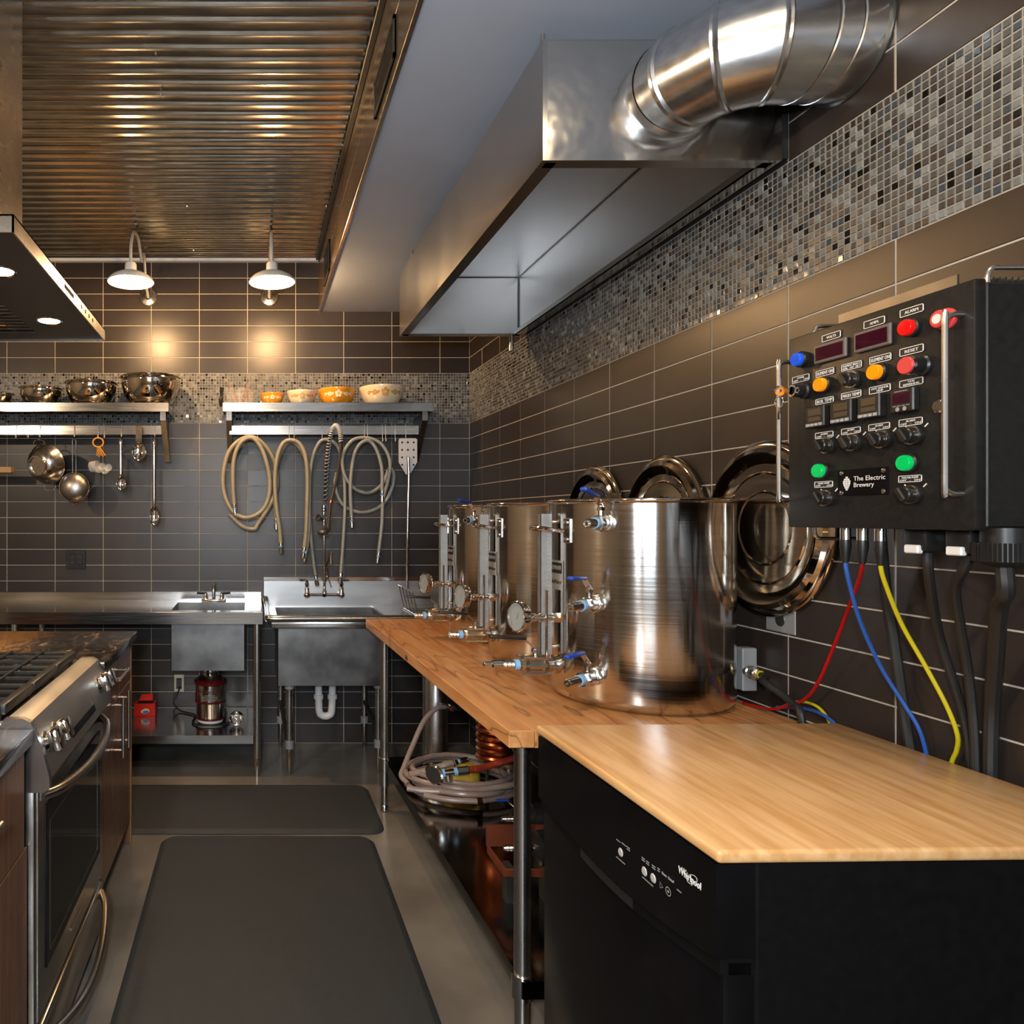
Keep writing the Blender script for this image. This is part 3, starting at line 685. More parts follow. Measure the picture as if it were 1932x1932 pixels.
side_valve(KP[0], math.radians(44), 1.398, 0.125, k1, 0.085, 0.18); side_valve(KP[0], math.radians(38), 1.187, 0.14, k1, 0.07, 0.05); side_valve(KP[0], math.radians(37), 0.996, 0.14, k1, 0.075, -0.05)
# the outlet of the first kettle carries a longer coupling
MB(frame(KP[0] + Vector((-KR - 0.142, 0.003, 0.088)), (-1, -0.02, 0))).lathe([(0, 0), (0.0135, 0), (0.0135, 0.035), (0.011, 0.037), (0.0075, 0.038), (0.0075, 0.058), (0.006, 0.06), (0, 0.06)], 14).build('coupling', 'chrome_dull', k1)
WM[k3] = T(*KP[2]); side_valve(KP[2], math.radians(45), 1.40, 0.11, k3, 0.09, 0.1)

# ------------------------------------------------------------------ kettle lids hung on the wall
def make_lid(loc):
    k = thing('kettle_lid', 'mirror-polished domed kettle lid on the wall beside the control panel', 'lid', loc, 0.0, 'kettle lids hung on the tiled wall')
    f = frame(loc, (-1, 0, 0))      # local Z out of the wall
    R = 0.229
    MB(f).lathe([(R - 0.004, 0.002), (R, 0.0), (R + 0.001, 0.006), (R - 0.004, 0.010), (R - 0.012, 0.012), (R - 0.018, 0.020), (R - 0.030, 0.026), (R - 0.042, 0.022), (R - 0.060, 0.010), (R - 0.080, 0.008), (R - 0.083, 0.011), (R - 0.087, 0.008), (R - 0.13, 0.0065), (R - 0.133, 0.009), (R - 0.137, 0.0065), (0, 0.006)], 72).build('pan', 'steel_lid', k, angle=25)
    MB(frame((loc[0], loc[1], loc[2] + 0.2), (-1, 0, 0))).cyl((0, 0, -0.0065), (0, 0, 0.004), 0.006, seg=10).build('wall_peg', 'chrome', k)
    return k
LX = XR - 0.0062
l1 = make_lid(Vector((LX, 1.872, 1.384)))
l2 = copy_tree(l1); l2.location = (LX, 2.335, 1.384); l2['label'] = 'mirror-polished domed kettle lid, middle one of three on the wall'
l3 = copy_tree(l1); l3.location = (LX, 2.805, 1.384); l3['label'] = 'mirror-polished domed kettle lid hung farthest from the control panel'
# ------------------------------------------------------------------ brewery control panel on the right wall
XP, PY0, PY1, PZ0, PZ1 = 1.150, 1.135, 1.531, 1.392, 1.794
cp = thing('control_panel', 'black brewing control box on the wall with coloured pilot lights and switches', 'control panel', (XR, (PY0 + PY1) / 2, PZ0))
MB().box((XP + 0.022, PY0 + 0.004, PZ0 + 0.004), (XR - 0.001, PY1 - 0.004, PZ1 - 0.004), 0.003, 1).build('enclosure', 'panel_black', cp)
dr = MB().box((XP, PY0, PZ0), (XP + 0.019, PY1, PZ1), 0.003, 2).build('door', 'panel_black', cp)
q = MB().box((XP + 0.075, PY0 + 0.06, PZ1 - 0.003), (XR - 0.02, PY1 - 0.09, PZ1 + 0.006)); x = XP + 0.075
for i in range(11): q.box((XP + 0.08 + i * 0.0105, PY0 + 0.06, PZ1), (XP + 0.083 + i * 0.0105, PY1 - 0.09, PZ1 + 0.022))
q.build('heat_sink', 'dark_metal', cp)
MB().box((XP + 0.070, 1.235, PZ1 - 0.003), (XP + 0.074, 1.485, PZ1 + 0.040)).build('heat_sink_plate', 'steel_basin', cp)
def c8(cx, cy): return 1440 + cx / 3.927, 480 + cy / 3.927
def pp(cx, cy, X=None):
    px, py = c8(cx, cy); return atX(px, py, X or XP)
PF = Matrix(((0, 0, -1, XP), (-1, 0, 0, 0), (0, 1, 0, 0), (0, 0, 0, 1)))   # local x -> -Y (to the camera), y -> up, z -> -X (out of the door)
def pf(p, d=0.0): return T(0, p.y, p.z) @ PF @ T(0, 0, d)
def rect(x0, y0a, y0b, x1, y1a, y1b):
    """rect on the door from crop corners: left x, its top/bottom; right x, its top/bottom -> centre, w, h"""
    a, b, c, d = pp(x0, y0a), pp(x0, y0b), pp(x1, y1a), pp(x1, y1b)
    ya, yb = a.y, c.y; zt = (a.z + c.z) / 2; zb_ = (b.z + d.z) / 2
    return Vector((XP, (ya + yb) / 2, (zt + zb_) / 2)), abs(ya - yb), zt - zb_
def label(r, lines, sz=None):
    c, w, h = r; f = pf(c); q = MB(f)
    q.box((-w / 2, -h / 2, 0), (w / 2, h / 2, 0.0012)); q.mi = 1; e = 0.0011
    for a, b in (((-w / 2, -h / 2), (w / 2, -h / 2 + e)), ((-w / 2, h / 2 - e), (w / 2, h / 2)), ((w / 2 - 1.6 * e, -h / 2), (w / 2, h / 2)), ((-w / 2, -h / 2), (-w / 2 + e, h / 2))): q.box((a[0], a[1], 0.001), (b[0], b[1], 0.0017))
    o = q.build('label_plate', ['black_print', 'white_print'], cp)
    n = len(lines); s = sz or min(0.0092, h * 0.78 / n)
    for i, tx in enumerate(lines):
        ww = min(w * 0.84, len(tx) * s * 0.68)
        lettering(tx, s, 'white_print', o, f @ T(0, (n - 1) / 2 * s * 0.95 - i * s * 0.95 - 0.0004, 0.0014), width=ww)
def pilot(cx, cy, mt, r=0.0138, h=0.016):
    c = pp(cx, cy, XP - h * 0.6); f = pf(Vector((XP, c.y, c.z)))
    b = MB(f).lathe([(0, 0), (r * 1.18, 0), (r * 1.18, 0.007), (r * 1.0, 0.009), (0, 0.009)], 24).build('pilot_bezel', 'black_plastic', cp)
    MB(f).lathe([(r * 0.98, 0.008), (r, 0.009), (r, 0.0118), (r * 0.94, 0.0122), (r * 0.94, 0.013), (r, 0.0134), (r, h), (r * 0.93, h + 0.0016), (0, h + 0.002)], 28).build('pilot_lens', mt, b)
def knob(cx, cy, r=0.0135, ticks=True):
    c = pp(cx, cy + 10, XP - 0.016); f = pf(Vector((XP, c.y, c.z)))
    b = MB(f).lathe([(0, 0), (r * 1.2, 0), (r * 1.2, 0.006), (r * 1.12, 0.009), (r * 0.95, 0.011), (r * 0.95, 0.021), (r * 0.85, 0.023), (0, 0.023)], 24).build('selector_switch', 'black_plastic', cp)
    MB(f @ RZ(0.6)).box((-0.005, -r * 0.95, 0.022), (0.005, r * 0.95, 0.030), 0.002, 1).build('selector_knob', 'black_plastic', b)
    MB(f).lathe([(r * 1.0, 0.010), (r * 1.22, 0.010), (r * 1.22, 0.0125), (r * 1.0, 0.0125)], 24).build('switch_ring', 'chrome_dull', b)
    if ticks:
        q = MB(f)
        for s in (-1, 1):
            q.m = f @ RZ(s * 0.85) ; q.box((-0.001, r * 1.45, 0), (0.001, r * 2.05, 0.0006))
        q.build('position_marks', 'white_print', b)
pilot(262, 778, 'lens_blue'); pilot(432, 965, 'lens_orange'); pilot(838, 872, 'lens_orange'); pilot(1075, 542, 'lens_red'); pilot(420, 1603, 'lens_green'); pilot(1062, 1545, 'lens_green')
for r, tx in ((rect(393, 685, 818, 632, 605, 755), 'VOLTS'), (rect(690, 585, 740, 965, 503, 660), 'AMPS')):
    c, w, h = r; f = pf(c)
    b = MB(f).box((-w / 2, -h / 2, 0), (w / 2, h / 2, 0.006), 0.002, 1).build('panel_meter', 'meter_bezel', cp)
    MB(f).box((-w / 2 + 0.006, -h / 2 + 0.006, 0.004), (w / 2 - 0.006, h / 2 - 0.006, 0.0068)).build('meter_window', 'meter_glass', b)
label(rect(440, 602, 652, 580, 562, 612), ['VOLTS'], 0.0068); label(rect(750, 498, 556, 908, 453, 508), ['AMPS'], 0.0068)
label(rect(1018, 415, 470, 1195, 360, 420), ['ALARM'], 0.0075); label(rect(1016, 703, 757, 1195, 658, 720), ['RESET'], 0.0075)
label(rect(395, 868, 917, 530, 832, 880), ['ELEMENT ON']); label(rect(793, 768, 820, 955, 722, 778), ['ELEMENT ON'])
label(rect(585, 822, 872, 735, 780, 832), ['ELEMENT SELECT', 'BOIL - OFF - HLT']); label(rect(220, 912, 960, 347, 880, 930), ['POWER', 'OFF   -   ON'])
label(rect(393, 1080, 1120, 527, 1042, 1090), ['BOIL TEMP']); label(rect(583, 1032, 1080, 732, 1000, 1052), ['MASH TEMP']); label(rect(790, 988, 1042, 950, 952, 1006), ['HOT LIQUOR', 'TEMP'])
label(rect(1015, 940, 988, 1192, 902, 960), ['TIME', 'REMAINING'])
for r in (rect(390, 1330, 1372, 525, 1300, 1350), rect(583, 1300, 1342, 728, 1268, 1318), rect(785, 1266, 1310, 945, 1236, 1290), rect(1010, 1230, 1280, 1188, 1197, 1256)): label(r, ['ALARM', 'OFF   -   ON'])
label(rect(385, 1690, 1730, 522, 1672, 1722), ['WORT PUMP', 'OFF   -   ON']); label(rect(1007, 1645, 1692, 1183, 1627, 1682), ['WATER PUMP', 'OFF   -   ON'])
for cx, cy in ((440, 1405), (630, 1385), (845, 1360), (1070, 1330), (430, 1795), (1060, 1770)): knob(cx, cy)
knob(625, 915, ticks=False)
# push button
c = pp(1062, 822, XP - 0.03); f = pf(Vector((XP, c.y, c.z)))
b = MB(f).lathe([(0, 0), (0.018, 0), (0.018, 0.006), (0.0155, 0.009), (0.0155, 0.028), (0, 0.028)], 24).build('push_button', 'black_plastic', cp)
MB(f).lathe([(0, 0.026), (0.0148, 0.026), (0.0148, 0.0325), (0.0138, 0.034), (0, 0.034)], 24).build('button_cap', 'button_red', b)
MB(f).lathe([(0.0148, 0.026), (0.0158, 0.026), (0.0158, 0.031), (0.0148, 0.031)], 24).build('button_ring', 'chrome', b)
# sounder
c = pp(1285, 478, XP - 0.018); f = pf(Vector((XP, c.y, c.z)))
b = MB(f).lathe([(0, 0), (0.0175, 0), (0.0175, 0.004), (0.0145, 0.006), (0.0145, 0.016), (0.012, 0.018), (0, 0.018)], 28).build('sounder', 'button_red', cp)
MB(f).lathe([(0, 0.0175), (0.008, 0.0175), (0.008, 0.0188), (0, 0.0188)], 20).build('sounder_face', 'white_plastic', b)
# key switch with keys
c = pp(245, 1010, XP - 0.02); f = pf(Vector((XP, c.y, c.z)))
b = MB(f).lathe([(0, 0), (0.0165, 0), (0.0165, 0.006), (0.0135, 0.009), (0.0135, 0.024), (0, 0.024)], 24).build('key_switch', 'black_plastic', cp)
MB(f).lathe([(0.0085, 0.024), (0.0125, 0.024), (0.0125, 0.030), (0.0085, 0.030)], 20).build('lock_barrel', 'chrome', b)
kq = MB(f); kq.box((-0.0012, -0.004, 0.024), (0.0012, 0.004, 0.048)); kq.lathe([(0.004, -0.001), (0.011, -0.001), (0.011, 0.001), (0.004, 0.001)], 20, T(0, 0, 0.055) @ RY(PI / 2)); kq.build('key', 'chrome', b)
kr = MB(f); kr.tube([(0.0115 * math.cos(a * PI / 10), -0.024 + 0.0115 * math.sin(a * PI / 10), 0.056) for a in range(20)], 0.0009, 6, closed=True)
kr.box((-0.003, -0.06, 0.0555), (0.003, -0.036, 0.057)); kr.build('key_ring', 'chrome', b)
# temperature controllers and timer
for r in (rect(358, 1135, 1292, 500, 1110, 1268), rect(543, 1093, 1265, 702, 1065, 1235), rect(748, 1052, 1228, 916, 1028, 1196)):
    c, w, h = r; f = pf(c)
    b = MB(f).box((-w / 2, -h / 2, 0), (w / 2, h / 2, 0.014), 0.002, 1).build('temperature_controller', 'black_plastic', cp)
    q = MB(f); q.box((-w * 0.3, 0.002, 0.0135), (w * 0.33, h * 0.36, 0.0146)); q.box((-w * 0.3, -h * 0.22, 0.0135), (w * 0.33, -0.001, 0.0146)); q.build('readout', 'lcd', b)
    q = MB(f)
    for i in range(4): q.box((-w * 0.44 + i * w * 0.225, -h * 0.45, 0.0135), (-w * 0.44 + i * w * 0.225 + w * 0.18, -h * 0.31, 0.0148))
    q.build('key_pad', 'grey_print', b)
    lettering('< > v ^', 0.005, 'white_print', b, f @ T(0, -h * 0.385, 0.0145), width=w * 0.7)
c, w, h = rect(985, 1003, 1178, 1162, 980, 1160); f = pf(c)
b = MB(f).box((-w / 2, -h / 2, 0), (w / 2, h / 2, 0.012), 0.002, 1).build('countdown_timer', 'black_plastic', cp)
MB(f).box((-w * 0.36, -h * 0.12, 0.0115), (w * 0.36, h * 0.3, 0.0126)).build('readout', 'meter_glass', b)
q = MB(f)
for i in range(8): q.box((-w * 0.28 + i * w * 0.07, h * 0.365, 0.0115), (-w * 0.28 + i * w * 0.07 + w * 0.05, h * 0.40, 0.0124))
for i in range(4): q.box((-w * 0.36 + i * w * 0.19, -h * 0.24, 0.0115), (-w * 0.36 + i * w * 0.19 + w * 0.14, -h * 0.21, 0.0124))
for i in range(2): q.lathe([(0, 0.0124), (0.004, 0.0124)], 12, T(-w * 0.15 + i * w * 0.3, -h * 0.36, 0))
q.build('timer_buttons', 'grey_print', b)
# brand plate with hop emblem
c, w, h = rect(560, 1600, 1788, 932, 1572, 1780); f = pf(c)
b = MB(f).box((-w / 2, -h / 2, 0), (w / 2, h / 2, 0.002)).build('brand_plate', 'black_gloss', cp)
lettering('The Electric', 0.0125, 'white_print', b, f @ T(-w * 0.17, h * 0.13, 0.0018), 'LEFT', w * 0.62)
lettering('Brewery', 0.0125, 'white_print', b, f @ T(-w * 0.17, -h * 0.11, 0.0018), 'LEFT', w * 0.40)
q = MB(f)
hx, hy = -w * 0.31, -h * 0.02
for row in range(7):
    ww = [0.35, 0.75, 1.0, 1.0, 0.85, 0.6, 0.3][row] * w * 0.075; y = hy + h * 0.22 - row * h * 0.075
    for s in (-1, 0, 1):
        x = hx + s * ww * 0.66; e = ww * 0.42
        q.add([(x - e, y + h * 0.03, 0.0021), (x + e, y + h * 0.03, 0.0021), (x + e * 0.8, y - h * 0.02, 0.0021), (x, y - h * 0.06, 0.0021), (x - e * 0.8, y - h * 0.02, 0.0021)], [(0, 1, 2, 3, 4)])
q.build('hop_emblem', 'white_print', b)
for sx in (-0.42, 0.42):
    for sy in (-0.38, 0.38): MB(f).lathe([(0, 0.0045), (0.002, 0.0044), (0.0042, 0.003), (0.0046, 0.0015)], 12, T(sx * w, sy * h, 0)).build('plate_screw', 'chrome', b)
# door lock
c = pp(1315, 1125); f = pf(c); MB(f).lathe([(0, 0.006), (0.009, 0.006), (0.0115, 0.004), (0.012, 0)], 20).build('door_lock', 'chrome', cp)
# D handles: two on the door, small ones on top and below
def dhandle(p0, p1, out, r=0.0046, name='handle'):
    p0, p1, out = Vector(p0), Vector(p1), Vector(out); d = (p1 - p0).normalized(); e = 0.014
    o1 = out * 0.45
    return MB().tube(spline([p0, p0 + o1, p0 + out * 0.80 + d * e * 0.22, p0 + out * 0.97 + d * e * 0.62, p0 + out + d * e * 1.3, p1 + out - d * e * 1.3, p1 + out * 0.97 - d * e * 0.62, p1 + out * 0.80 - d * e * 0.22, p1 + o1, p1], 5), r, 10).build(name, 'steel', cp)
for cxa, cy0, cxb, cy1 in ((190, 800, 200, 1815), (1480, 440, 1470, 1775)):
    a = pp(cxa, cy0); b_ = pp(cxb, cy1); yv = (a.y + b_.y) / 2
    dhandle((XP, yv, b_.z), (XP, yv, a.z), (-0.028 if cxa > 500 else -0.023, 0, 0))
for y in (PY1 - 0.02, PY0 + 0.02):
    for z, s in ((PZ1, 1), (PZ0, -1)): dhandle((XP + 0.04, y, z - s * 0.006), (XP + 0.15, y, z - s * 0.006), (0, 0, s * 0.03), 0.004)
# sockets underneath: three metal connectors, two plugs, one threaded gland
def sock(px, py, X): return atX(px, py, X)
XC = 1.19
for px, mt in ((1595, 'cable_blue'), (1627, 'cable_red'), (1661, 'cable_yellow')):
    y = F * XC / (px - CX)
    MB().cyl((XC, y, PZ0 + 0.004), (XC, y, PZ0 - 0.024), 0.0092, seg=16).build('socket', 'chrome_dull', cp)
    # each cable with its boot is a thing
XC2 = 1.20
for px in (1745, 1827):
    y = F * XC2 / (px - CX)
    q = MB().box((XC2 - 0.02, y - 0.022, PZ0 - 0.04), (XC2 + 0.03, y + 0.022, PZ0 + 0.004), 0.006, 2); q.mi = 1
    q.box((XC2 - 0.026, y - 0.014, PZ0 - 0.043), (XC2 - 0.015, y + 0.014, PZ0 - 0.028), 0.002, 1); q.build('power_plug', ['black_plastic', 'white_plastic'], cp)
y = F * 1.21 / (1895 - CX)
q = MB(T(1.21, y, PZ0)); q.lathe([(0, 0.004), (0.03, 0.004), (0.03, -0.02), (0, -0.02)], 24)
for i in range(40): a = 2 * PI * i / 40; q.box((0.036 * math.cos(a) - 0.0015, 0.036 * math.sin(a) - 0.0015, -0.05), (0.036 * math.cos(a) + 0.0015, 0.036 * math.sin(a) + 0.0015, -0.02))
q.lathe([(0, -0.02), (0.036, -0.02), (0.036, -0.05), (0.02, -0.058), (0, -0.058)], 40); q.build('cable_gland', 'black_plastic', cp)

def cable(name, label, mt, pts, r, group, boot=None):
    o = thing(name, label, 'cable', pts[-1], 0, group)
    MB().tube(spline(pts, 8), r, 10).build('jacket', mt, o)
    if boot: MB().lathe([(0.0095, 0.0), (0.0100, -0.012), (0.0068, -0.035), (0.0052, -0.046), (0, -0.046)], 16, T(*boot)).build('strain_relief', 'black_plastic', o)
    return o
def run(start_px, X0, trail):
    """trail of (px, py, X) points"""
    return [atX(px, py, X) for px, py, X in trail]
for px, mt, nm, trail in (
    (1595, 'cable_blue', 'blue', [(1596, 1058, 1.19), (1600, 1090, 1.192), (1622, 1170, 1.230), (1660, 1255, 1.280), (1700, 1320, 1.31), (1732, 1372, 1.325), (1746, 1416, 1.335), (1748, 1440, 1.338), (1745, 1500, 1.34)]),
    (1627, 'cable_red', 'red', [(1630, 1058, 1.19), (1622, 1090, 1.215), (1600, 1150, 1.268), (1575, 1215, 1.300), (1545, 1285, 1.315), (1520, 1318, 1.325), (1490, 1330, 1.322), (1455, 1338, 1.318), (1420, 1331, 1.315), (1402, 1326, 1.312)]),
    (1661, 'cable_yellow', 'yellow', [(1662, 1062, 1.19), (1668, 1095, 1.20), (1700, 1175, 1.25), (1745, 1255, 1.29), (1785, 1330, 1.315), (1806, 1385, 1.330), (1805, 1415, 1.336), (1795, 1440, 1.338), (1780, 1500, 1.34)])):
    y = F * XC / (px - CX)
    P = [Vector((XC, y, PZ0 - 0.03)), Vector((XC, y, PZ0 - 0.065))] + run(px, XC, trail)[1:]
    cable('probe_cable', nm + ' sensor cable with black boot dropping from the control panel', mt, P, 0.0038 if nm != 'red' else 0.0036, 'sensor cables under the control panel', (XC, y, PZ0 - 0.0245))
P = [atX(px, py, X) for px, py, X in [(1660, 1040, 1.30), (1672, 1120, 1.325), (1684, 1190, 1.335), (1694, 1260, 1.335), (1704, 1330, 1.338), (1715, 1400, 1.338), (1722, 1450, 1.338)]]
P[0].z = PZ0; cable('power_cord', 'thick black cord behind the yellow sensor cable', 'cable_black', P, 0.010, 'black power cords')
for px, tr, lb in ((1745, [(1752, 1080, 1.21), (1762, 1150, 1.26), (1775, 1210, 1.30), (1800, 1290, 1.328), (1820, 1360, 1.343), (1830, 1430, 1.345), (1832, 1480, 1.345)], 'black cord under the plug beside the yellow sensor cable'),
                   (1827, [(1818, 1075, 1.21), (1803, 1110, 1.24), (1812, 1180, 1.28), (1826, 1260, 1.312), (1834, 1330, 1.325), (1839, 1400, 1.3275), (1841, 1480, 1.3275)], 'black cord under the plug next to the ribbed gland')):
    y = F * XC2 / (px - CX); cable('power_cord', lb, 'cable_black', [Vector((XC2 + 0.005, y, PZ0 - 0.041))] + [atX(*t) for t in tr], 0.0075, 'black power cords')
y = F * 1.21 / (1895 - CX)
cable('power_cord', 'heavy black cord hanging from the ribbed gland of the control panel', 'cable_black', [Vector((1.21, y, PZ0 - 0.058)), Vector((1.212, y, PZ0 - 0.10))] + [atX(*t) for t in [(1885, 1150, 1.25), (1878, 1250, 1.30), (1872, 1330, 1.332), (1869, 1420, 1.338), (1869, 1500, 1.338)]], 0.0115, 'black power cords')
# cords lying on the bench back edge
cable('probe_cable', 'blue cable end curling over the rear of the workbench', 'cable_blue', [atX(*t) for t in [(1466, 1334, 1.333), (1510, 1336, 1.334), (1545, 1345, 1.334), (1575, 1366, 1.335), (1590, 1400, 1.335)]], 0.004, 'sensor cables behind the workbench')
cable('probe_cable', 'yellow cable end arching over the rear of the workbench', 'cable_yellow', [atX(*t) for t in [(1476, 1334, 1.3455), (1500, 1325, 1.3455), (1525, 1326, 1.3455), (1548, 1338, 1.3455), (1566, 1365, 1.3455), (1574, 1400, 1.3455)]], 0.0036, 'sensor cables behind the workbench')
# grey wall boxes behind the kettles
bx = thing('outlet_box', 'square grey wall outlet plate below the nearest kettle lid', 'outlet', (XR, 1.735, 1.09))
a = atX(1445, 1183, XR - 0.004); b_ = atX(1500, 1189, XR - 0.004)
MB().box((XR - 0.004, b_.y, 1.118), (XR, a.y, 1.25), 0.0015, 1).build('cover_plate', 'grey_box', bx)
for z in (1.205, 1.150): MB(frame((XR - 0.004, (a.y + b_.y) / 2, z), (-1, 0, 0))).lathe([(0, 0.0012), (0.016, 0.0012), (0.017, 0)], 16).build('socket', 'dark_metal', bx)
hb = thing('heater_box', 'small grey junction box with steel cable gland behind the near kettle', 'junction box', (1.285, 1.95, 0.985))
hx0, hx1 = at(1394, 1300, 1.90).x, at(1428, 1300, 1.90).x
MB().box((1.304, 1.897, CZ - (1304 - CY) / F * 1.9), (hx1, 1.93, CZ - (1223 - CY) / F * 1.9), 0.003, 1).build('box', 'grey_box', hb)
gc = at(1412, 1266, 1.90)
g_ = MB(frame(gc, (0, -1, 0))).lathe([(0, 0), (0.017, 0), (0.017, 0.012), (0.0135, 0.014), (0.0135, 0.022), (0.016, 0.024), (0.016, 0.036), (0.012, 0.042), (0.009, 0.044), (0, 0.044)], 20).build('gland', 'chrome_dull', hb)
MB(frame(gc + Vector((0, -0.043, 0)), (0, -1, 0))).lathe([(0.0065, 0), (0.0105, 0), (0.0105, 0.003), (0.0065, 0.003)], 20).build('gland_seal', 'cable_yellow', hb)
P = [gc + Vector((0, -0.03, 0)), gc + Vector((0.002, -0.06, -0.002)), at(1440, 1285, 1.80), at(1478, 1312, 1.74), at(1500, 1332, 1.70), at(1511, 1350, 1.665)]
P.append(Vector((1.288, 1.648, 0.80)))
cable('power_cord', 'thick black cord leaving the grey junction box across the bench', 'cable_black', P, 0.0085, 'black power cords')

# ------------------------------------------------------------------ portable dishwasher
DA = math.radians(1.3); DW, DD, DZT = 0.600, 0.682, 0.952
dw = thing('dishwasher', 'black portable dishwasher with wood-pattern laminate top', 'dishwasher', (0.643, 0.985, 0), DA); DF = WM[dw]
MB(DF).box((0.0, 0.0, DZT - 0.019), (DD, DW, DZT), 0.006, 3).build('worktop', 'laminate', dw)
MB(DF).box((0.062, 0.012, 0.04), (DD - 0.03, DW - 0.012, DZT - 0.021), 0.004, 1).build('cabinet', 'black_satin', dw)
q = MB(DF).box((0.012, 0.008, 0.115), (0.060, DW - 0.008, 0.800), 0.008, 2); dd = q.build('door', 'black_gloss', dw)
# control fascia with bowed lower edge, and the pocket under it
n = 16; poly = [(0.008, DZT - 0.022), (DW - 0.008, DZT - 0.022)]
arc = [(DW - 0.008 - (DW - 0.016) * i / n, 0.797 - 0.030 * math.sin(PI * i / n)) for i in range(n + 1)]
fasc = MB(DF @ Matrix(((0, 0, 1, 0), (1, 0, 0, 0), (0, 1, 0, 0), (0, 0, 0, 1)))).prism(poly + arc, -0.006 + 0.008, 0.058).build('control_fascia', 'black_gloss', dw)
arc2 = [(u, z - 0.022) for u, z in arc]
MB(DF @ Matrix(((0, 0, 1, 0), (1, 0, 0, 0), (0, 1, 0, 0), (0, 0, 0, 1)))).prism(arc + arc2[::-1], 0.008, 0.058).build('handle_band', 'black_satin', dw)
k0, k1_ = 5, 11
MB(DF @ Matrix(((0, 0, 1, 0), (1, 0, 0, 0), (0, 1, 0, 0), (0, 0, 0, 1)))).prism(arc[k0:k1_] + arc2[k0:k1_][::-1], 0.007, 0.012).build('handle_pocket', 'dark_void', dw)
MB(DF).box((0.02, 0.01, 0.03), (0.055, DW - 0.01, 0.108), 0.003, 1).build('kick_plate', 'black_satin', dw)
for u in (0.08, DW - 0.08):
    for x in (0.12, DD - 0.1): MB(DF).cyl((x, u - 0.012, 0.022), (x, u + 0.012, 0.022), 0.022, seg=14).build('caster', 'black_plastic', dw)
MB(DF).box((0.058, 0.007, 0.05), (0.0625, 0.013, 0.62), 0.001, 1).build('side_trim', 'chrome_dull', dw)
DFF = DF @ Matrix(((0, 0, -1, 0.0018), (-1, 0, 0, 0), (0, 1, 0, 0), (0, 0, 0, 1)))   # x to camera, y up, z out of the fascia
DFI = DF.inverted()
def fas(px, py):
    X = 0.640; p = atX(px, py, X); l = DFI @ p; return T(0, 0, 0), -l.y, l.z
def fdot(px, py, r, mt, nm='button'):
    _, x, y = fas(px, py); MB(DFF).lathe([(0, 0.0014), (r * 0.8, 0.0013), (r, 0)], 18, T(x, y, 0)).build(nm, mt, fasc)
fdot(1172, 1608, 0.0075, 'light_grey'); fdot(1215, 1644, 0.0075, 'light_grey'); fdot(1231, 1657, 0.0075, 'light_grey')
for px, py, tx, s, w in ((1251, 1650, 'Start', 0.006, 0.012), (1263, 1660, 'Cancel', 0.006, 0.014)):
    _, x, y = fas(px, py); lettering(tx, s, 'grey_print', fasc, DFF @ T(x, y, 0.0002), width=w)
for px, py, w, rows in ((1168, 1587, 0.012, 1), (1178, 1594, 0.014, 1), (1186, 1600, 0.009, 2), (1172, 1624, 0.028, 1), (1213, 1620, 0.008, 2), (1221, 1627, 0.008, 2), (1232, 1635, 0.009, 2), (1241, 1640, 0.006, 2), (1221, 1664, 0.030, 1), (1278, 1682, 0.010, 1)):
    _, x, y = fas(px, py); q = MB(DFF)
    for r in range(rows): q.box((x - w / 2, y - r * 0.0036, 0), (x + w / 2, y - r * 0.0036 + 0.0014, 0.0006))
    q.build('fine_print', 'grey_print', fasc)
_, x, y = fas(1246, 1671); MB(DFF).lathe([(0.0045, 0.0008), (0.006, 0.0008)], 3, T(x, y, 0)).build('start_symbol', 'grey_print', fasc)
_, x, y = fas(1259, 1682); MB(DFF).lathe([(0.0055, 0.0008), (0.007, 0.0008)], 20, T(x, y, 0)).lathe([(0, 0.0008), (0.0028, 0.0008)], 4, T(x, y, 0)).build('cancel_symbol', 'grey_print', fasc)
_, x, y = fas(1297, 1657); lg = lettering('Whirlpool', 0.0155, 'white_print', fasc, DFF @ T(x, y, 0.0002), width=0.052)
q = MB(DFF @ T(x + 0.006, y + 0.001, 0.0003) @ RZ(0.5)); q.tube([(0.013 * math.cos(a * PI / 12), 0.0065 * math.sin(a * PI / 12), 0.0002) for a in range(24)], 0.0005, 4, closed=True); q.build('logo_swoosh', 'light_grey', fasc)
_, x, y = fas(1287, 1641); lettering('GOLD', 0.005, 'grey_print', fasc, DFF @ T(x, y, 0.0002), width=0.011)
# ------------------------------------------------------------------ stainless counter with small sink (back wall, left)
CXR, CXL, CY0, CZT = 0.052, -2.6, 3.864, 0.894
ct = thing('steel_counter', 'long stainless counter with upstand and small inset sink', 'counter', (-1.2, 4.15, 0))
sx0, sx1, sy0, sy1 = -0.455, -0.045, 3.96, 4.33
q = MB()
for a, b in (((CXL, CY0), (sx0, YB - 0.012)), ((sx1, CY0), (CXR, YB - 0.012)), ((sx0, CY0), (sx1, sy0)), ((sx0, sy1), (sx1, YB - 0.012))): q.box((a[0], a[1], CZT - 0.003), (b[0], b[1], CZT))
q.build('worktop', 'steel_table', ct)
MB().box((CXL, CY0 - 0.002, CZT - 0.063), (CXR, CY0 + 0.0, CZT + 0.003), 0.0008, 1).box((CXR, CY0, CZT - 0.06), (CXR + 0.002, YB - 0.01, CZT + 0.004)).build('front_apron', 'steel_table', ct)
MB().box((CXL, YB - 0.03, CZT - 0.002), (CXR, YB - 0.002, CZT + 0.055), 0.002, 1).build('upstand', 'steel_table', ct)
bz = 0.562; q = MB()
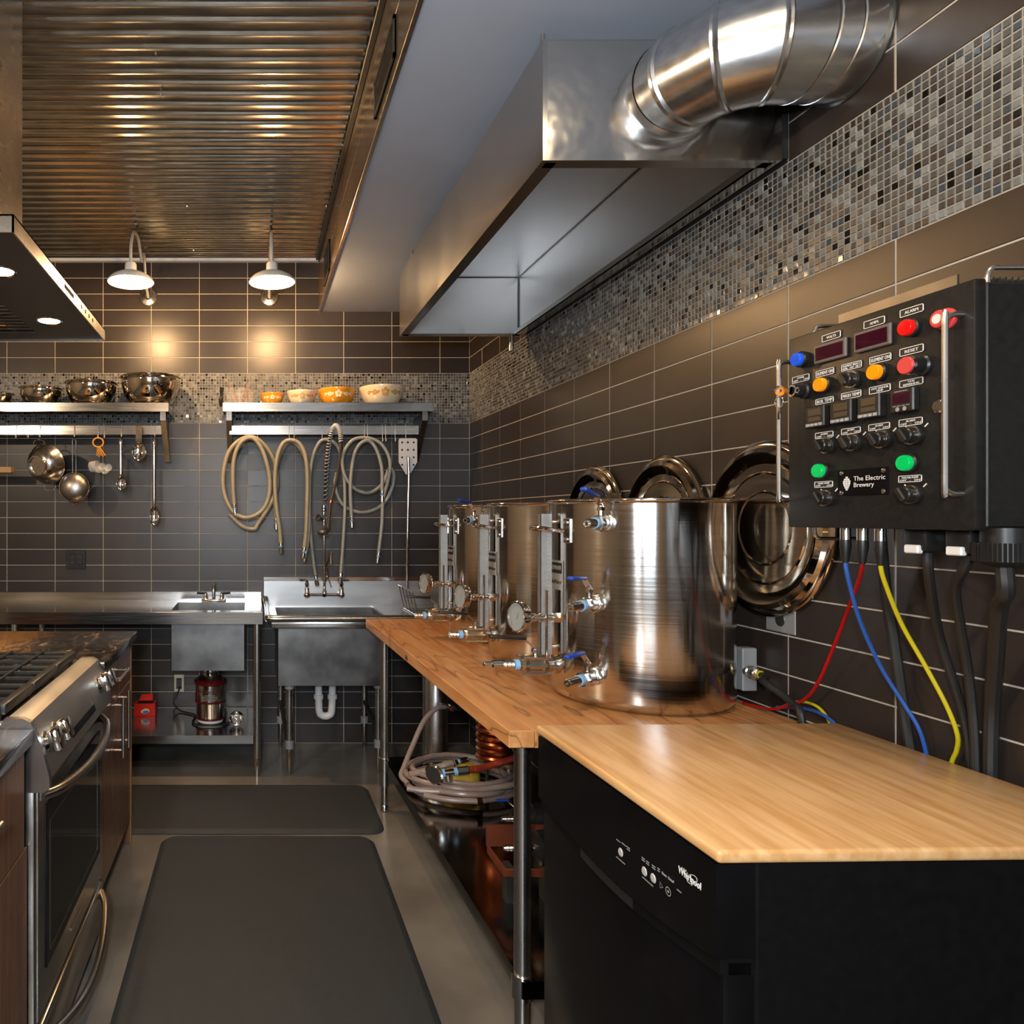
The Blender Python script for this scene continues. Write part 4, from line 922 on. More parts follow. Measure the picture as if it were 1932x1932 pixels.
q.box((sx0, sy0, bz), (sx0 + 0.003, sy1, CZT)); q.box((sx1 - 0.003, sy0, bz), (sx1, sy1, CZT)); q.box((sx0, sy0, bz), (sx1, sy0 + 0.003, CZT)); q.box((sx0, sy1 - 0.003, bz), (sx1, sy1, CZT)); q.box((sx0, sy0, bz - 0.003), (sx1, sy1, bz), 0)
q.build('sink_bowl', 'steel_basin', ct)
for x, y in ((0.023, 3.895), (0.023, 4.40), (-1.3, 3.895), (-1.3, 4.40), (-2.55, 3.895)):
    l = MB().cyl((x, y, 0.10), (x, y, CZT - 0.003), 0.0205, seg=18).build('leg', 'steel', ct)
    MB().cyl((x, y, 0), (x, y, 0.11), 0.016, 0.018, 14).build('foot', 'chrome_dull', l)
MB().box((CXL + 0.05, CY0 + 0.015, 0.221), (0.003, YB - 0.02, 0.224)).box((CXL + 0.05, CY0 + 0.013, 0.178), (0.003, CY0 + 0.016, 0.2245), 0.0008, 1).build('lower_shelf', 'steel_table', ct)
# small faucet
fp = at(403, 1133, 4.385); fz = CZT
fa = thing('bar_faucet', 'small chrome faucet with two black levers behind the little sink', 'faucet', (fp.x, 4.385, fz))
MB().box((fp.x - 0.075, 4.365, fz), (fp.x + 0.075, 4.405, fz + 0.016), 0.007, 3).build('base_plate', 'chrome', fa)
MB().tube(spline([(fp.x, 4.385, fz + 0.01), (fp.x, 4.385, fz + 0.07), (fp.x + 0.004, 4.375, fz + 0.095), (fp.x + 0.004, 4.345, fz + 0.10), (fp.x + 0.004, 4.32, fz + 0.085), (fp.x + 0.004, 4.315, fz + 0.065)], 6), 0.010, 12).sphere((fp.x, 4.385, fz + 0.103), 0.011, 12).build('spout', 'chrome', fa)
for s in (-1, 1):
    MB().lathe([(0.014, 0), (0.012, 0.02), (0.008, 0.03), (0.009, 0.04), (0, 0.045)], 14, T(fp.x + s * 0.05, 4.385, fz + 0.012)).build('valve_stem', 'chrome', fa)
    MB().tube([(fp.x + s * 0.05, 4.385, fz + 0.048), (fp.x + s * 0.075, 4.38, fz + 0.05), (fp.x + s * 0.102, 4.378, fz + 0.053)], [0.005, 0.007, 0.0075], 8).build('lever', 'black_plastic', fa)
# outlet plates
def outlet(name, lb, cx_, cz_, w, h, mt, gangs):
    o = thing(name, lb, 'outlet', (cx_, YB, cz_ - h / 2))
    MB().box((cx_ - w / 2, YB - 0.006, cz_ - h / 2), (cx_ + w / 2, YB + 0.001, cz_ + h / 2), 0.002, 1).build('cover_plate', mt, o)
    for gx in gangs:
        MB().box((cx_ + gx - 0.017, YB - 0.008, cz_ - 0.034), (cx_ + gx + 0.017, YB - 0.005, cz_ + 0.034), 0.001, 1).build('receptacle', 'black_plastic', o)
        for dz in (-0.018, 0.018):
            q = MB()
            for dx in (-0.006, 0.006): q.box((cx_ + gx + dx - 0.0012, YB - 0.0085, cz_ + dz - 0.005), (cx_ + gx + dx + 0.0012, YB - 0.0078, cz_ + dz + 0.005))
            q.build('slot', 'dark_metal', o)
c = at(143.5, 1055.5, YB); outlet('wall_outlet', 'square black double outlet on the tiles above the counter', c.x, c.z, 0.122, 0.122, 'black_plastic', (-0.024, 0.024))
c = at(338, 1289, YB); outlet('wall_outlet', 'cream outlet plate low on the wall below the counter', c.x, c.z, 0.062, 0.108, 'cream_plastic', (0,))
# waste disposer under the small sink
dc = Vector((at(396, 1360, 4.085).x, 4.14, 0.226))
ds = thing('waste_disposer', 'steel and dark red waste disposer below the small sink', 'disposer', dc)
MB().lathe([(0, 0), (0.066, 0), (0.074, 0.006), (0.076, 0.022)], 36, T(*dc)).build('base_ring', 'white_plastic', ds)
MB().lathe([(0.080, 0.022), (0.083, 0.026), (0.083, 0.032), (0.080, 0.034)], 36, T(*dc)).lathe([(0.0835, 0.118), (0.089, 0.120), (0.089, 0.130), (0.0835, 0.132)], 36, T(*dc)).lathe([(0.088, 0.222), (0.093, 0.226), (0.094, 0.240), (0.082, 0.248), (0.080, 0.25)], 36, T(*dc)).build('band', 'disposer_red', ds)
MB().lathe([(0.077, 0.022), (0.081, 0.034), (0.083, 0.118), (0.088, 0.132), (0.088, 0.222)], 36, T(*dc)).build('canister', 'steel_kettle', ds)
MB().lathe([(0.082, 0.247), (0.070, 0.262), (0.050, 0.274), (0.045, 0.29), (0.052, 0.296), (0.052, 0.310), (0.042, 0.314), (0.042, bz - dc.z - 0.003), (0, bz - dc.z - 0.003)], 32, T(*dc)).build('neck', 'chrome', ds)
bn = lambda p: Vector((dc.x + (0.0885 + p.z) * math.sin(p.x / 0.088), dc.y - (0.0885 + p.z) * math.cos(p.x / 0.088), dc.z + p.y))
lettering('KitchenAid', 0.024, 'disposer_red', ds, Matrix.Identity(4), width=0.135, fn=lambda p: bn(Vector((p.x, p.y + 0.190, p.z))))
q = MB()
for i in range(5):
    w = (0.06, 0.09, 0.09, 0.08, 0.02)[i]; vs = []
    for k in range(7):
        for dz in (0, 0.003): vs.append(bn(Vector((-w / 2 + w * k / 6, 0.168 - i * 0.009 + dz, 0.0003))))
    q.add(vs, [(2 * k, 2 * k + 1, 2 * k + 3, 2 * k + 2) for k in range(6)])
q.build('fine_print', 'grey_print', ds)
cable('disposer_cord', 'black cord looping from the low outlet round the disposer base', 'cable_black', [at(340, 1296, 4.43), at(334, 1310, 4.40), at(327, 1325, 4.38), Vector((-0.45, 4.35, 0.236)), Vector((-0.40, 4.31, 0.2305)), Vector((-0.345, 4.26, 0.231)), Vector((-0.345, 4.17, 0.231)), Vector((-0.345, 4.10, 0.231)), Vector((-0.30, 4.04, 0.231)), Vector((-0.235, 4.03, 0.231)), Vector((-0.17, 4.05, 0.231)), Vector((-0.135, 4.11, 0.231))], 0.005, None)
# red carton
rc = atZ(273, 1352, 0.224); rb = thing('detergent_carton', 'small open red cardboard carton on the lower steel shelf', 'carton', (rc.x, rc.y + 0.04, 0.2245))
w = 0.062
MB().box((rc.x - w, rc.y, 0.225), (rc.x + w, rc.y + 0.085, 0.3)).build('carton', 'cardboard_red', rb)
MB().box((rc.x - w + 0.015, rc.y + 0.01, 0.2995), (rc.x + w - 0.015, rc.y + 0.07, 0.301)).build('opening', 'dark_void', rb)
q = MB(); q.add([(rc.x - w * 0.75, rc.y + 0.08, 0.30), (rc.x + w * 0.6, rc.y + 0.08, 0.30), (rc.x + w * 0.55, rc.y + 0.105, 0.334), (rc.x - w * 0.55, rc.y + 0.105, 0.331), (rc.x - w * 0.75, rc.y + 0.0825, 0.30), (rc.x + w * 0.6, rc.y + 0.0825, 0.30), (rc.x + w * 0.55, rc.y + 0.1075, 0.334), (rc.x - w * 0.55, rc.y + 0.1075, 0.331)], [(0, 1, 2, 3), (7, 6, 5, 4), (0, 4, 5, 1), (1, 5, 6, 2), (2, 6, 7, 3), (3, 7, 4, 0)])
q.build('flap', 'cardboard_red', rb)
fr_ = Matrix(((1, 0, 0, rc.x + 0.003), (0, 0, -1, rc.y), (0, 1, 0, 0.255), (0, 0, 0, 1)))
MB(fr_ @ RZ(0.12)).lathe([(0, 0.0006), (0.026, 0.0006)], 20, Matrix.Diagonal((1, 0.5, 1, 1))).build('emblem', 'white_print', rb)
MB(fr_ @ RZ(0.12) @ T(0.003, -0.003, 0)).lathe([(0, 0.0012), (0.019, 0.0012)], 20, Matrix.Diagonal((1, 0.42, 1, 1))).build('emblem', 'print_blue', rb)
MB(fr_ @ T(0.004, 0.009, 0)).lathe([(0.012, 0.0014), (0.019, 0.0014)], 12, Matrix.Diagonal((1, 0.5, 1, 1)), 0.2, 2.4).build('emblem', 'print_yellow', rb)
# sink strainer lying on the shelf
sp = atZ(446, 1368, 0.228)
st = thing('sink_strainer', 'round chrome sink strainer propped on the lower steel shelf', 'strainer', (sp.x, sp.y, 0.2245))
sf = T(sp.x, sp.y, 0.2245) @ T(0, 0.02, 0.037) @ RX(math.radians(58))
MB(sf).lathe([(0.030, -0.004), (0.041, 0.0), (0.042, 0.004), (0.038, 0.005), (0.030, 0.001), (0.024, -0.006), (0, -0.008)], 32).build('cup', 'chrome', st)
MB(sf).lathe([(0.006, -0.007), (0.006, 0.004), (0.010, 0.008), (0.008, 0.012), (0, 0.013)], 14).build('knob', 'chrome', st)

# ------------------------------------------------------------------ big utility sink with drainboard
SX0, SX1, SY0, SZR = 0.078, 1.16, 3.80, 0.877
us = thing('utility_sink', 'deep steel utility sink with high backsplash and drainboard', 'sink', (0.5, 4.1, 0))
MB().box((SX0 - 0.012, YB - 0.035, SZR - 0.03), (SX1, YB - 0.002, 1.043), 0.003, 1).build('backsplash', 'steel_splash', us)
MB().box((SX0 - 0.012, YB - 0.048, 1.018), (SX1, YB - 0.03, 1.043), 0.002, 1).build('splash_lip', 'steel_table', us)
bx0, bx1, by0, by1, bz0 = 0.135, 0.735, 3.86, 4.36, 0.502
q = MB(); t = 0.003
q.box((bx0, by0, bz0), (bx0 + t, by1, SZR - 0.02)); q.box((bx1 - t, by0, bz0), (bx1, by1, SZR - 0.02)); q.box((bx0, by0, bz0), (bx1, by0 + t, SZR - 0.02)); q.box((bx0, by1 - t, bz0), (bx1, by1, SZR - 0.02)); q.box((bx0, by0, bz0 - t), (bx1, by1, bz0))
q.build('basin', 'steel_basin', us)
q = MB()
for a, b in (((SX0, SY0), (bx0, YB - 0.03)), ((bx0, SY0), (bx1, by0)), ((bx0, by1), (bx1, YB - 0.03))): q.box((a[0], a[1] + 0.01, SZR - 0.022), (b[0], b[1], SZR - 0.019))
q.box((bx1, SY0 + 0.01, SZR - 0.019), (SX1, YB - 0.03, SZR - 0.012)); q.build('drainboard', 'steel_table', us)
MB().tube(spline([(SX0, YB - 0.03, SZR + 0.03), (SX0, YB - 0.15, SZR - 0.004), (SX0, SY0 + 0.06, SZR - 0.006), (SX0 + 0.004, SY0 + 0.015, SZR - 0.006), (SX0 + 0.03, SY0, SZR - 0.006), (SX0 + 0.2, SY0, SZR - 0.006), (SX1 - 0.2, SY0, SZR - 0.006), (SX1, SY0, SZR - 0.006)], 6), 0.019, 14).build('rolled_rim', 'steel_table', us)
MB().box((SX0 + 0.02, SY0 + 0.012, SZR - 0.062), (SX1 - 0.02, SY0 + 0.022, SZR - 0.02), 0.004, 2).build('apron', 'steel_table', us)
for x, y in ((0.200, 3.90), (0.17, 4.38), (0.69, 3.92), (0.685, 4.38)):
    l = MB().cyl((x, y, 0.15), (x, y, bz0 - 0.003), 0.0185, seg=16).build('leg', 'steel', us)
    MB().lathe([(0, 0), (0.006, 0), (0.008, 0.02), (0.014, 0.03), (0.0145, 0.16)], 14, T(x, y, 0)).build('foot', 'chrome_dull', l)
    MB().lathe([(0.0185, 0.148), (0.024, 0.148), (0.024, 0.188), (0.0185, 0.192)], 16, T(x, y, 0)).lathe([(0.0185, 0.47), (0.026, 0.475), (0.028, bz0 - 0.003), (0, bz0 - 0.003)], 16, T(x, y, 0)).build('collar', 'grey_box', l)
for x in (0.17, 0.685): MB().cyl((x, 4.38, 0.285), (x + 0.02, 3.91, 0.185), 0.012, seg=10).build('brace', 'dark_metal', us)
q = MB(); q.lathe([(0, bz0 - 0.003), (0.055, bz0 - 0.003), (0.05, bz0 - 0.02), (0.03, bz0 - 0.03), (0.024, bz0 - 0.05), (0, bz0 - 0.05)], 18, T(0.375, 4.1, 0)); q.build('drain', 'chrome_dull', us)
# white P-trap
p0 = at(601, 1310, 4.1); p1 = at(627, 1310, 4.1); zt = 0.495; zl = CZ - (1351 - CY) / F * 4.1
pt = MB().tube(spline([(p0.x, 4.1, zt - 0.03), (p0.x, 4.1, zt - 0.08), (p0.x + 0.004, 4.1, zl + 0.03), (p0.x + 0.018, 4.1, zl + 0.006), ((p0.x + p1.x) / 2, 4.1, zl), (p1.x - 0.018, 4.1, zl + 0.006), (p1.x - 0.004, 4.1, zl + 0.03), (p1.x, 4.1, zt - 0.08), (p1.x, 4.1, zt - 0.02), (p1.x, 4.14, zt - 0.008), (p1.x, 4.25, zt - 0.006), (p1.x, YB - 0.002, zt - 0.006)], 6), 0.021, 14)
for p in (p0, p1): pt.lathe([(0.021, -0.014), (0.028, -0.012), (0.028, 0.012), (0.021, 0.014)], 14, T(p.x, 4.1, zt - 0.115))
pt.build('drain_trap', 'white_plastic', us)

# ------------------------------------------------------------------ pre-rinse faucet
fy = 4.34
def fpt(px, py, y=fy): return at(px, py, y)
pr = thing('rinse_faucet', 'chrome pre-rinse faucet with spring hose and spray head over the big sink', 'faucet', (fpt(612, 1122).x, YB - 0.04, fpt(612, 1122).z))
L_, R_, C_ = fpt(579, 1122), fpt(644, 1122), fpt(612, 1122)
q = MB(); q.cyl(L_, R_, 0.0085, seg=12)
for p in (L_, R_):
    q.sphere(p, 0.020, 14); q.cyl(p, (p.x, YB - 0.033, p.z), 0.012, seg=12); q.lathe([(0.014, 0), (0.013, 0.035), (0.009, 0.045), (0.012, 0.055), (0.012, 0.065), (0.007, 0.07), (0.009, 0.08), (0, 0.086)], 14, T(p.x, fy, p.z + 0.005))
q.lathe([(0.011, -0.012), (0.014, 0), (0.014, 0.02), (0.009, 0.028), (0.0075, 0.05), (0.0085, 0.085), (0.012, 0.09), (0.012, 0.11), (0.006, 0.115)], 14, T(C_.x, fy, C_.z)); q.build('mixer_body', 'chrome', pr)
for p, s in ((L_, -1), (R_, 1)): MB().tube([(p.x, fy, p.z + 0.087), (p.x + s * 0.022, fy - 0.005, p.z + 0.088), (p.x + s * 0.046, fy - 0.008, p.z + 0.09)], [0.005, 0.0045, 0.0055], 8).build('lever', 'chrome', pr)
top = fpt(611, 972); MB().cyl((C_.x, fy, C_.z + 0.10), (top.x, fy, top.z), 0.0058, seg=12).build('riser', 'chrome', pr)
MB().lathe([(0.007, -0.04), (0.012, -0.035), (0.012, -0.02), (0.0065, -0.01), (0.0065, 0.02), (0.014, 0.03), (0.014, 0.038), (0.009, 0.045), (0.009, 0.06)], 14, T(top.x, fy, top.z)).cyl((top.x, fy, top.z - 0.03), (top.x - 0.035, fy - 0.03, top.z - 0.015), 0.009).lathe([(0.012, 0), (0.02, 0.003), (0.02, 0.008), (0.008, 0.012)], 16, frame((top.x - 0.035, fy - 0.03, top.z - 0.015), (-1, -0.8, 0.3))).build('wall_bracket', 'chrome', pr)
hp = [fpt(613, 945, 4.335), fpt(615, 900, 4.28), fpt(618, 862, 4.21), fpt(622, 830, 4.15), fpt(628, 808, 4.12), fpt(635, 803, 4.10), fpt(641, 812, 4.08), fpt(643, 830, 4.06), fpt(641, 860, 4.05), fpt(637, 895, 4.04), fpt(630, 925, 4.03), fpt(625, 943, 4.02)]
hs = spline(hp, 10); MB().tube(hs, 0.0075, 8).build('spray_hose', 'hose_brown', pr)
n = int(len(hs) * 0.66); q = MB(); pts = []; turns = 40; steps = 8
for i in range(turns * steps):
    tt = i / (turns * steps) * (n - 1); k = int(tt); fr2 = tt - k; p = hs[k].lerp(hs[k + 1], fr2); d = (hs[k + 1] - hs[k]).normalized()
    x = Vector((0, 1, 0)); x = (x - d * x.dot(d)).normalized(); y = d.cross(x); a = 2 * PI * i / steps
    pts.append(p + (x * math.cos(a) + y * math.sin(a)) * 0.0115)
q.tube(pts, 0.0034, 6); q.build('spring', 'light_grey', pr)
e = hs[-1]; MB().lathe([(0.0075, 0.0), (0.011, -0.004), (0.011, -0.02), (0.008, -0.022)], 12, frame(e, (0.25, 0.05, 1))).build('hose_nut', 'copper', pr)
h1, h2, h3, h4 = fpt(623, 953, 4.02), fpt(620, 985, 4.01), fpt(618, 1000, 4.0), fpt(609, 1003, 3.98)
MB().tube(spline([h1, h2, h3, fpt(612, 997, 3.985), fpt(609, 1000, 3.98)], 5), [0.010] * 6 + [0.013] * 5 + [0.012] * 10, 10).build('spray_handle', 'hose_brown', pr)
MB().lathe([(0.01, 0.02), (0.022, 0.008), (0.032, 0.0), (0.032, -0.012), (0.028, -0.016), (0, -0.016)], 22, frame(fpt(609, 1003, 3.98), (0.1, 0.25, 1))).build('spray_head', 'chrome_dull', pr)
MB().tube(spline([fpt(624, 962, 4.015), fpt(628, 968, 3.99), fpt(625, 982, 3.99)], 5), 0.0035, 6).build('squeeze_lever', 'chrome_dull', pr)
# add-on swing tap
q = MB(); q.tube(spline([fpt(612, 1100, 4.33), fpt(617, 1085, 4.30), fpt(616, 1068, 4.27), fpt(620, 1050, 4.25), fpt(624, 1043, 4.24)], 6), 0.007, 10); q.sphere(fpt(617, 1088, 4.30), 0.013, 12); q.cyl(fpt(624, 1040, 4.24), fpt(624, 1065, 4.24), 0.008, 0.006, 10); q.cyl(fpt(619, 1090, 4.29), fpt(625, 1108, 4.27), 0.004, 0.003, 8); q.build('swing_tap', 'chrome', pr)

# ------------------------------------------------------------------ wall shelves with hanging rails
SY, SZ = 4.15, 2.077
def wall_shelf(lb, px0, px1, rail0, rail1, brackets):
    x0, x1 = at(px0, 0, SY).x, at(px1, 0, SY).x
    s = thing('wall_shelf', lb, 'shelf', ((x0 + x1) / 2, YB, SZ - 0.1))
    MB().box((x0, SY, SZ - 0.003), (x1, YB - 0.001, SZ), 0).box((x0, SY - 0.001, SZ - 0.05), (x1, SY + 0.002, SZ + 0.002), 0.001, 1).box((x0, SY, SZ - 0.05), (x0 + 0.003, YB - 0.01, SZ)).box((x1 - 0.003, SY, SZ - 0.05), (x1, YB - 0.01, SZ)).build('shelf_board', 'steel_table', s)
    for bx_ in brackets:
        bm_ = MB(Matrix(((0, 0, 1, bx_), (1, 0, 0, 0), (0, 1, 0, 0), (0, 0, 0, 1)))); bm_.prism([(SY + 0.012, SZ - 0.05), (SY + 0.012, SZ - 0.10), (YB - 0.055, SZ - 0.325), (YB - 0.001, SZ - 0.325), (YB - 0.001, SZ - 0.05)], -0.002, 0.002)
        bm_.prism([(SY + 0.010, SZ - 0.05), (SY + 0.010, SZ - 0.101), (YB - 0.056, SZ - 0.327), (YB - 0.002, SZ - 0.327), (YB - 0.002, SZ - 0.323), (YB - 0.054, SZ - 0.323), (SY + 0.014, SZ - 0.098), (SY + 0.014, SZ - 0.05)], -0.016, 0.016)
        bm_.build('bracket', 'steel_basin', s)
    r0, r1 = at(rail0, 0, 4.22).x, at(rail1, 0, 4.22).x
    MB().box((r0, 4.218, CZ - (820 - CY) / F * 4.22), (r1, 4.224, CZ - (803 - CY) / F * 4.22), 0.001, 1).build('pot_rail', 'steel_table', s)
    return s
wall_shelf('steel wall shelf carrying the metal mixing bowls', -420, 318, -400, 305, (at(311, 0, 4.25).x, -1.9))
wall_shelf('steel wall shelf carrying orange and cream bowls above the hoses', 420, 817, 433, 790, (at(433, 0, 4.25).x, at(795, 0, 4.25).x))
RAILY, RZ0 = 4.205, CZ - (821 - CY) / F * 4.22
def s_hook(px, py_bot, group, lb, tip=4.192):
    x = at(px, 0, RAILY).x; zt_ = CZ - (803 - CY) / F * 4.22; zb_ = at(px, py_bot, RAILY).z
    o = MB().tube(spline([(x, 4.228, zt_ - 0.012), (x, 4.227, zt_ + 0.003), (x, 4.221, zt_ + 0.005), (x, 4.214, zt_ + 0.003), (x, 4.212, zt_ - 0.02), (x, 4.2115, zb_ + 0.02), (x, 4.2095, zb_ + 0.004), (x, (4.2095 + tip) / 2, zb_), (x, tip, zb_ + 0.005), (x, tip - 0.002, zb_ + 0.016)], 4), 0.0017, 6).build('s_hook', 'light_grey')
    rebase(o); return tag(o, lb, 'hook', group)
for px, pb, w_ in ((30, 826, None), (53, 826, None), (75, 825, 'holding the colander'), (140, 824, 'holding the mesh sieve'), (185, 826, 'holding the orange spoon ring'), (197, 826, None), (229, 824, 'holding the short serving spoon'), (292, 824, 'holding the long basting spoon')):
    s_hook(px, pb, 'hooks on the utensil rail', 'thin steel hook ' + (w_ or 'hanging empty on the utensil rail'))
for px, pb, w_ in ((463, 834, 'holding the tan looped hose'), (486, 834, 'holding the tan looped hose'), (546, 835, 'holding the arched tan hoses'), (555, 835, 'holding the arched tan hoses'), (608, 833, 'holding the thin grey arched hose'), (688, 833, 'holding the looped grey hoses'), (694, 833, 'holding the looped grey hoses'), (722, 833, None), (728, 833, None), (746, 833, None), (766, 836, 'holding the mash paddle')):
    s_hook(px, pb, 'hooks on the hose rail', 'thin steel hook ' + (w_ or 'hanging empty beside the grey hoses'), 4.150 if w_ and 'loop' in w_ else 4.153 if w_ and 'arched tan' in w_ else 4.179 if w_ and 'thin grey' in w_ else 4.192)

# ------------------------------------------------------------------ bowls on the shelves
BYC = 4.30
def steel_bowl(px, dia, h, lb, bare=False):
    c = at(px, 0, BYC); R = dia / 2; p = Vector((c.x, BYC, SZ + 0.0005))
    o = thing('mixing_bowl', lb, 'bowl', p, 0, 'steel mixing bowls')
    prof = [(0, 0), (R * 0.42, 0), (R * 0.47, 0.006)] + [(R * (0.47 + 0.53 * math.sin(a * PI / 16)), 0.006 + (h - 0.006) * (1 - math.cos(a * PI / 16))) for a in range(1, 9)]
    MB(T(*p)).lathe(prof + [(r - 0.0015, z + 0.001) for r, z in prof[:2:-1]] + [(0, 0.004)], 48).build('bowl', 'bowl_steel', o, angle=60)
    MB(T(*p)).lathe([(R, h - 0.004), (R + 0.007, h - 0.003), (R + 0.007, h + 0.001), (R - 0.002, h + 0.001)], 48).build('rim', 'bowl_steel', o)
steel_bowl(-4, 0.17, 0.078, 'smallest steel mixing bowl, at the frame edge of the shelf'); steel_bowl(77, 0.245, 0.108, 'second smallest steel mixing bowl on the shelf'); steel_bowl(172, 0.305, 0.140, 'medium-large steel mixing bowl beside the largest one'); steel_bowl(284, 0.355, 0.172, 'largest steel mixing bowl at the open shelf end')
def colour_bowl(px, dia, h, mt, dec, lb):
    c = at(px, 0, BYC); R = dia / 2; p = Vector((c.x, BYC, SZ + 0.0005))
    o = thing('ceramic_bowl', lb, 'bowl', p, 0, 'patterned mixing bowls')
    prof = [(0, 0), (R * 0.56, 0), (R * 0.62, 0.004), (R * 0.78, h * 0.22), (R * 0.90, h * 0.5), (R * 0.97, h * 0.85), (R, h * 0.92), (R, h), (R - 0.004, h), (R * 0.93, h * 0.85), (R * 0.85, h * 0.45), (R * 0.7, h * 0.2), (0, 0.006)]
    MB(T(*p)).lathe(prof, 40).build('bowl', mt, o)
    q = MB(); zz = h * 0.62; rr = R * 0.93
    def on(u, v):
        z = zz + v; r_ = R * (0.90 + 0.07 * (z - h * 0.5) / (h * 0.35)) + 0.0008; a = u / r_
        return Vector((p.x + r_ * math.sin(a), p.y - r_ * math.cos(a), p.z + z))
    def petal(u, v, r_, n=8): q.add([on(u, v)] + [on(u + r_ * math.cos(2 * PI * k / n), v + r_ * math.sin(2 * PI * k / n)) for k in range(n)], [(0, 1 + k, 1 + (k + 1) % n) for k in range(n)])
    sc_ = R * 0.315
    def flower(u, r_):
        for k in range(5): petal(u + r_ * 0.62 * math.cos(2 * PI * k / 5 + 0.3), r_ * 0.62 * math.sin(2 * PI * k / 5 + 0.3), r_ * 0.42)
    flower(0, sc_ * 0.62)
    for s in (-1, 1):
        petal(s * sc_ * 0.95, 0.003, sc_ * 0.16); petal(s * sc_ * 1.1, -0.004, sc_ * 0.13); flower(s * sc_ * 1.5, sc_ * 0.38); petal(s * sc_ * 2.0, 0.002, sc_ * 0.14); flower(s * sc_ * 2.35, sc_ * 0.28)
    q.build('flower_print', dec, o)
colour_bowl(513.5, 0.142, 0.078, 'bowl_orange', 'flower_white', 'smallest orange bowl with pale flower print'); colour_bowl(569, 0.180, 0.090, 'bowl_cream', 'flower_gold', 'smaller cream bowl with gold flowers between two orange bowls')
colour_bowl(635, 0.222, 0.102, 'bowl_orange', 'flower_white', 'larger orange bowl with pale flower print'); colour_bowl(720, 0.268, 0.114, 'bowl_cream', 'flower_gold', 'largest cream bowl with gold flower print')
# glass tub of copper whisks and a black pepper mill like handle
c = at(453, 0, 4.30); jp = Vector((c.x, 4.30, SZ + 0.0005)); gj = thing('glass_tub', 'clear glass tub holding copper wires on the hose shelf', 'tub', jp)
MB(T(*jp)).lathe([(0, 0), (0.075, 0), (0.082, 0.006), (0.092, 0.10), (0.089, 0.10), (0.079, 0.008), (0, 0.006)], 32).build('tub', 'glass_tub', gj)
q = MB()
for i in range(22):
    a = random.uniform(0, 2 * PI); r1_ = random.uniform(0, 0.06); r2_ = random.uniform(0.02, 0.10); a2 = a + random.uniform(-0.5, 0.5)
    q.tube([jp + Vector((r1_ * math.cos(a), r1_ * math.sin(a), 0.01)), jp + Vector((r2_ * math.cos(a2), r2_ * math.sin(a2) * 0.6, random.uniform(0.07, 0.15)))], 0.0013, 5)
q.build('copper_wires', 'copper', gj)
c = at(417, 0, 4.22); q = MB().tube(spline([(c.x, 4.28, SZ + 0.001), (c.x - 0.002, 4.27, SZ + 0.03), (c.x, 4.265, SZ + 0.07), (c.x + 0.003, 4.26, SZ + 0.11)], 5), [0.013] * 4 + [0.014] * 4 + [0.009] * 4 + [0.012] * 3 + [0.014], 10)
tag(rebase(q.build('pepper_grinder', 'black_plastic')), 'slim black grinder standing at the end of the hose shelf', 'grinder')

# ------------------------------------------------------------------ utensils on the left rail
UY = 4.175
# colander / pan seen from its base
c = at(80, 877, UY); o = thing('steel_colander', 'hanging steel colander bowl with two loop handles', 'colander', (c.x, UY, c.z - 0.14))
f = frame((c.x + 0.012, UY + 0.02, c.z + 0.006), (-0.36, -1, -0.22)); R = 0.118
MB(f).lathe([(R, -0.02), (R + 0.005, -0.016), (R + 0.004, -0.010), (R * 0.97, 0.0), (R * 0.85, 0.035), (R * 0.66, 0.060), (R * 0.50, 0.068), (R * 0.50, 0.086), (R * 0.45, 0.087), (R * 0.44, 0.074), (0, 0.074)], 48).build('bowl', 'chrome_dull', o, angle=30)
for px, py, s in ((74, 833, 1), (94, 922, -1)):
    w = 0.034; p = at(px, py, UY + 0.03); q_ = MB().tube(spline([(p.x - w, UY + 0.035, p.z - s * 0.022), (p.x - w * 0.9, UY + 0.033, p.z), (p.x - w * 0.4, UY + 0.032, p.z + s * 0.010), (p.x + w * 0.4, UY + 0.032, p.z + s * 0.008), (p.x + w * 0.9, UY + 0.033, p.z - s * 0.004), (p.x + w, UY + 0.035, p.z - s * 0.024)], 5), 0.003, 8); q_.build('loop_handle', 'chrome', o)
# sieve
c = at(139, 919, UY); o = thing('mesh_sieve', 'round fine mesh sieve hanging by a long wire handle', 'sieve', (c.x, UY, c.z - 0.1))
f = frame((c.x, UY + 0.015, c.z), (0.08, -1, 0.05)); R = 0.086
MB(f).lathe([(R, 0)] + [(R * math.cos(a * PI / 16), 0.055 * math.sin(a * PI / 16)) for a in range(1, 9)], 40).build('mesh_bowl', 'mesh_steel', o)
MB(f).tube([(R * math.cos(a * PI / 20), R * math.sin(a * PI / 20), 0) for a in range(40)], 0.0035, 8, closed=True).build('rim', 'chrome', o)
zt_ = at(139, 828, UY).z
for s in (-1, 1): MB().tube([(c.x + s * 0.010, UY + 0.015, c.z + R * 0.98), (c.x + s * 0.010, UY + 0.012, zt_ - 0.01), (c.x + s * 0.004, UY + 0.012, zt_ + 0.004)], 0.0028, 8).build('handle_wire', 'chrome', o)
MB().tube(spline([(c.x - 0.013, UY + 0.015, c.z - R), (c.x - 0.008, UY + 0.015, c.z - R - 0.018), (c.x + 0.008, UY + 0.015, c.z - R - 0.018), (c.x + 0.013, UY + 0.015, c.z - R)], 5), 0.0022, 6).build('rest_loop', 'copper', o)
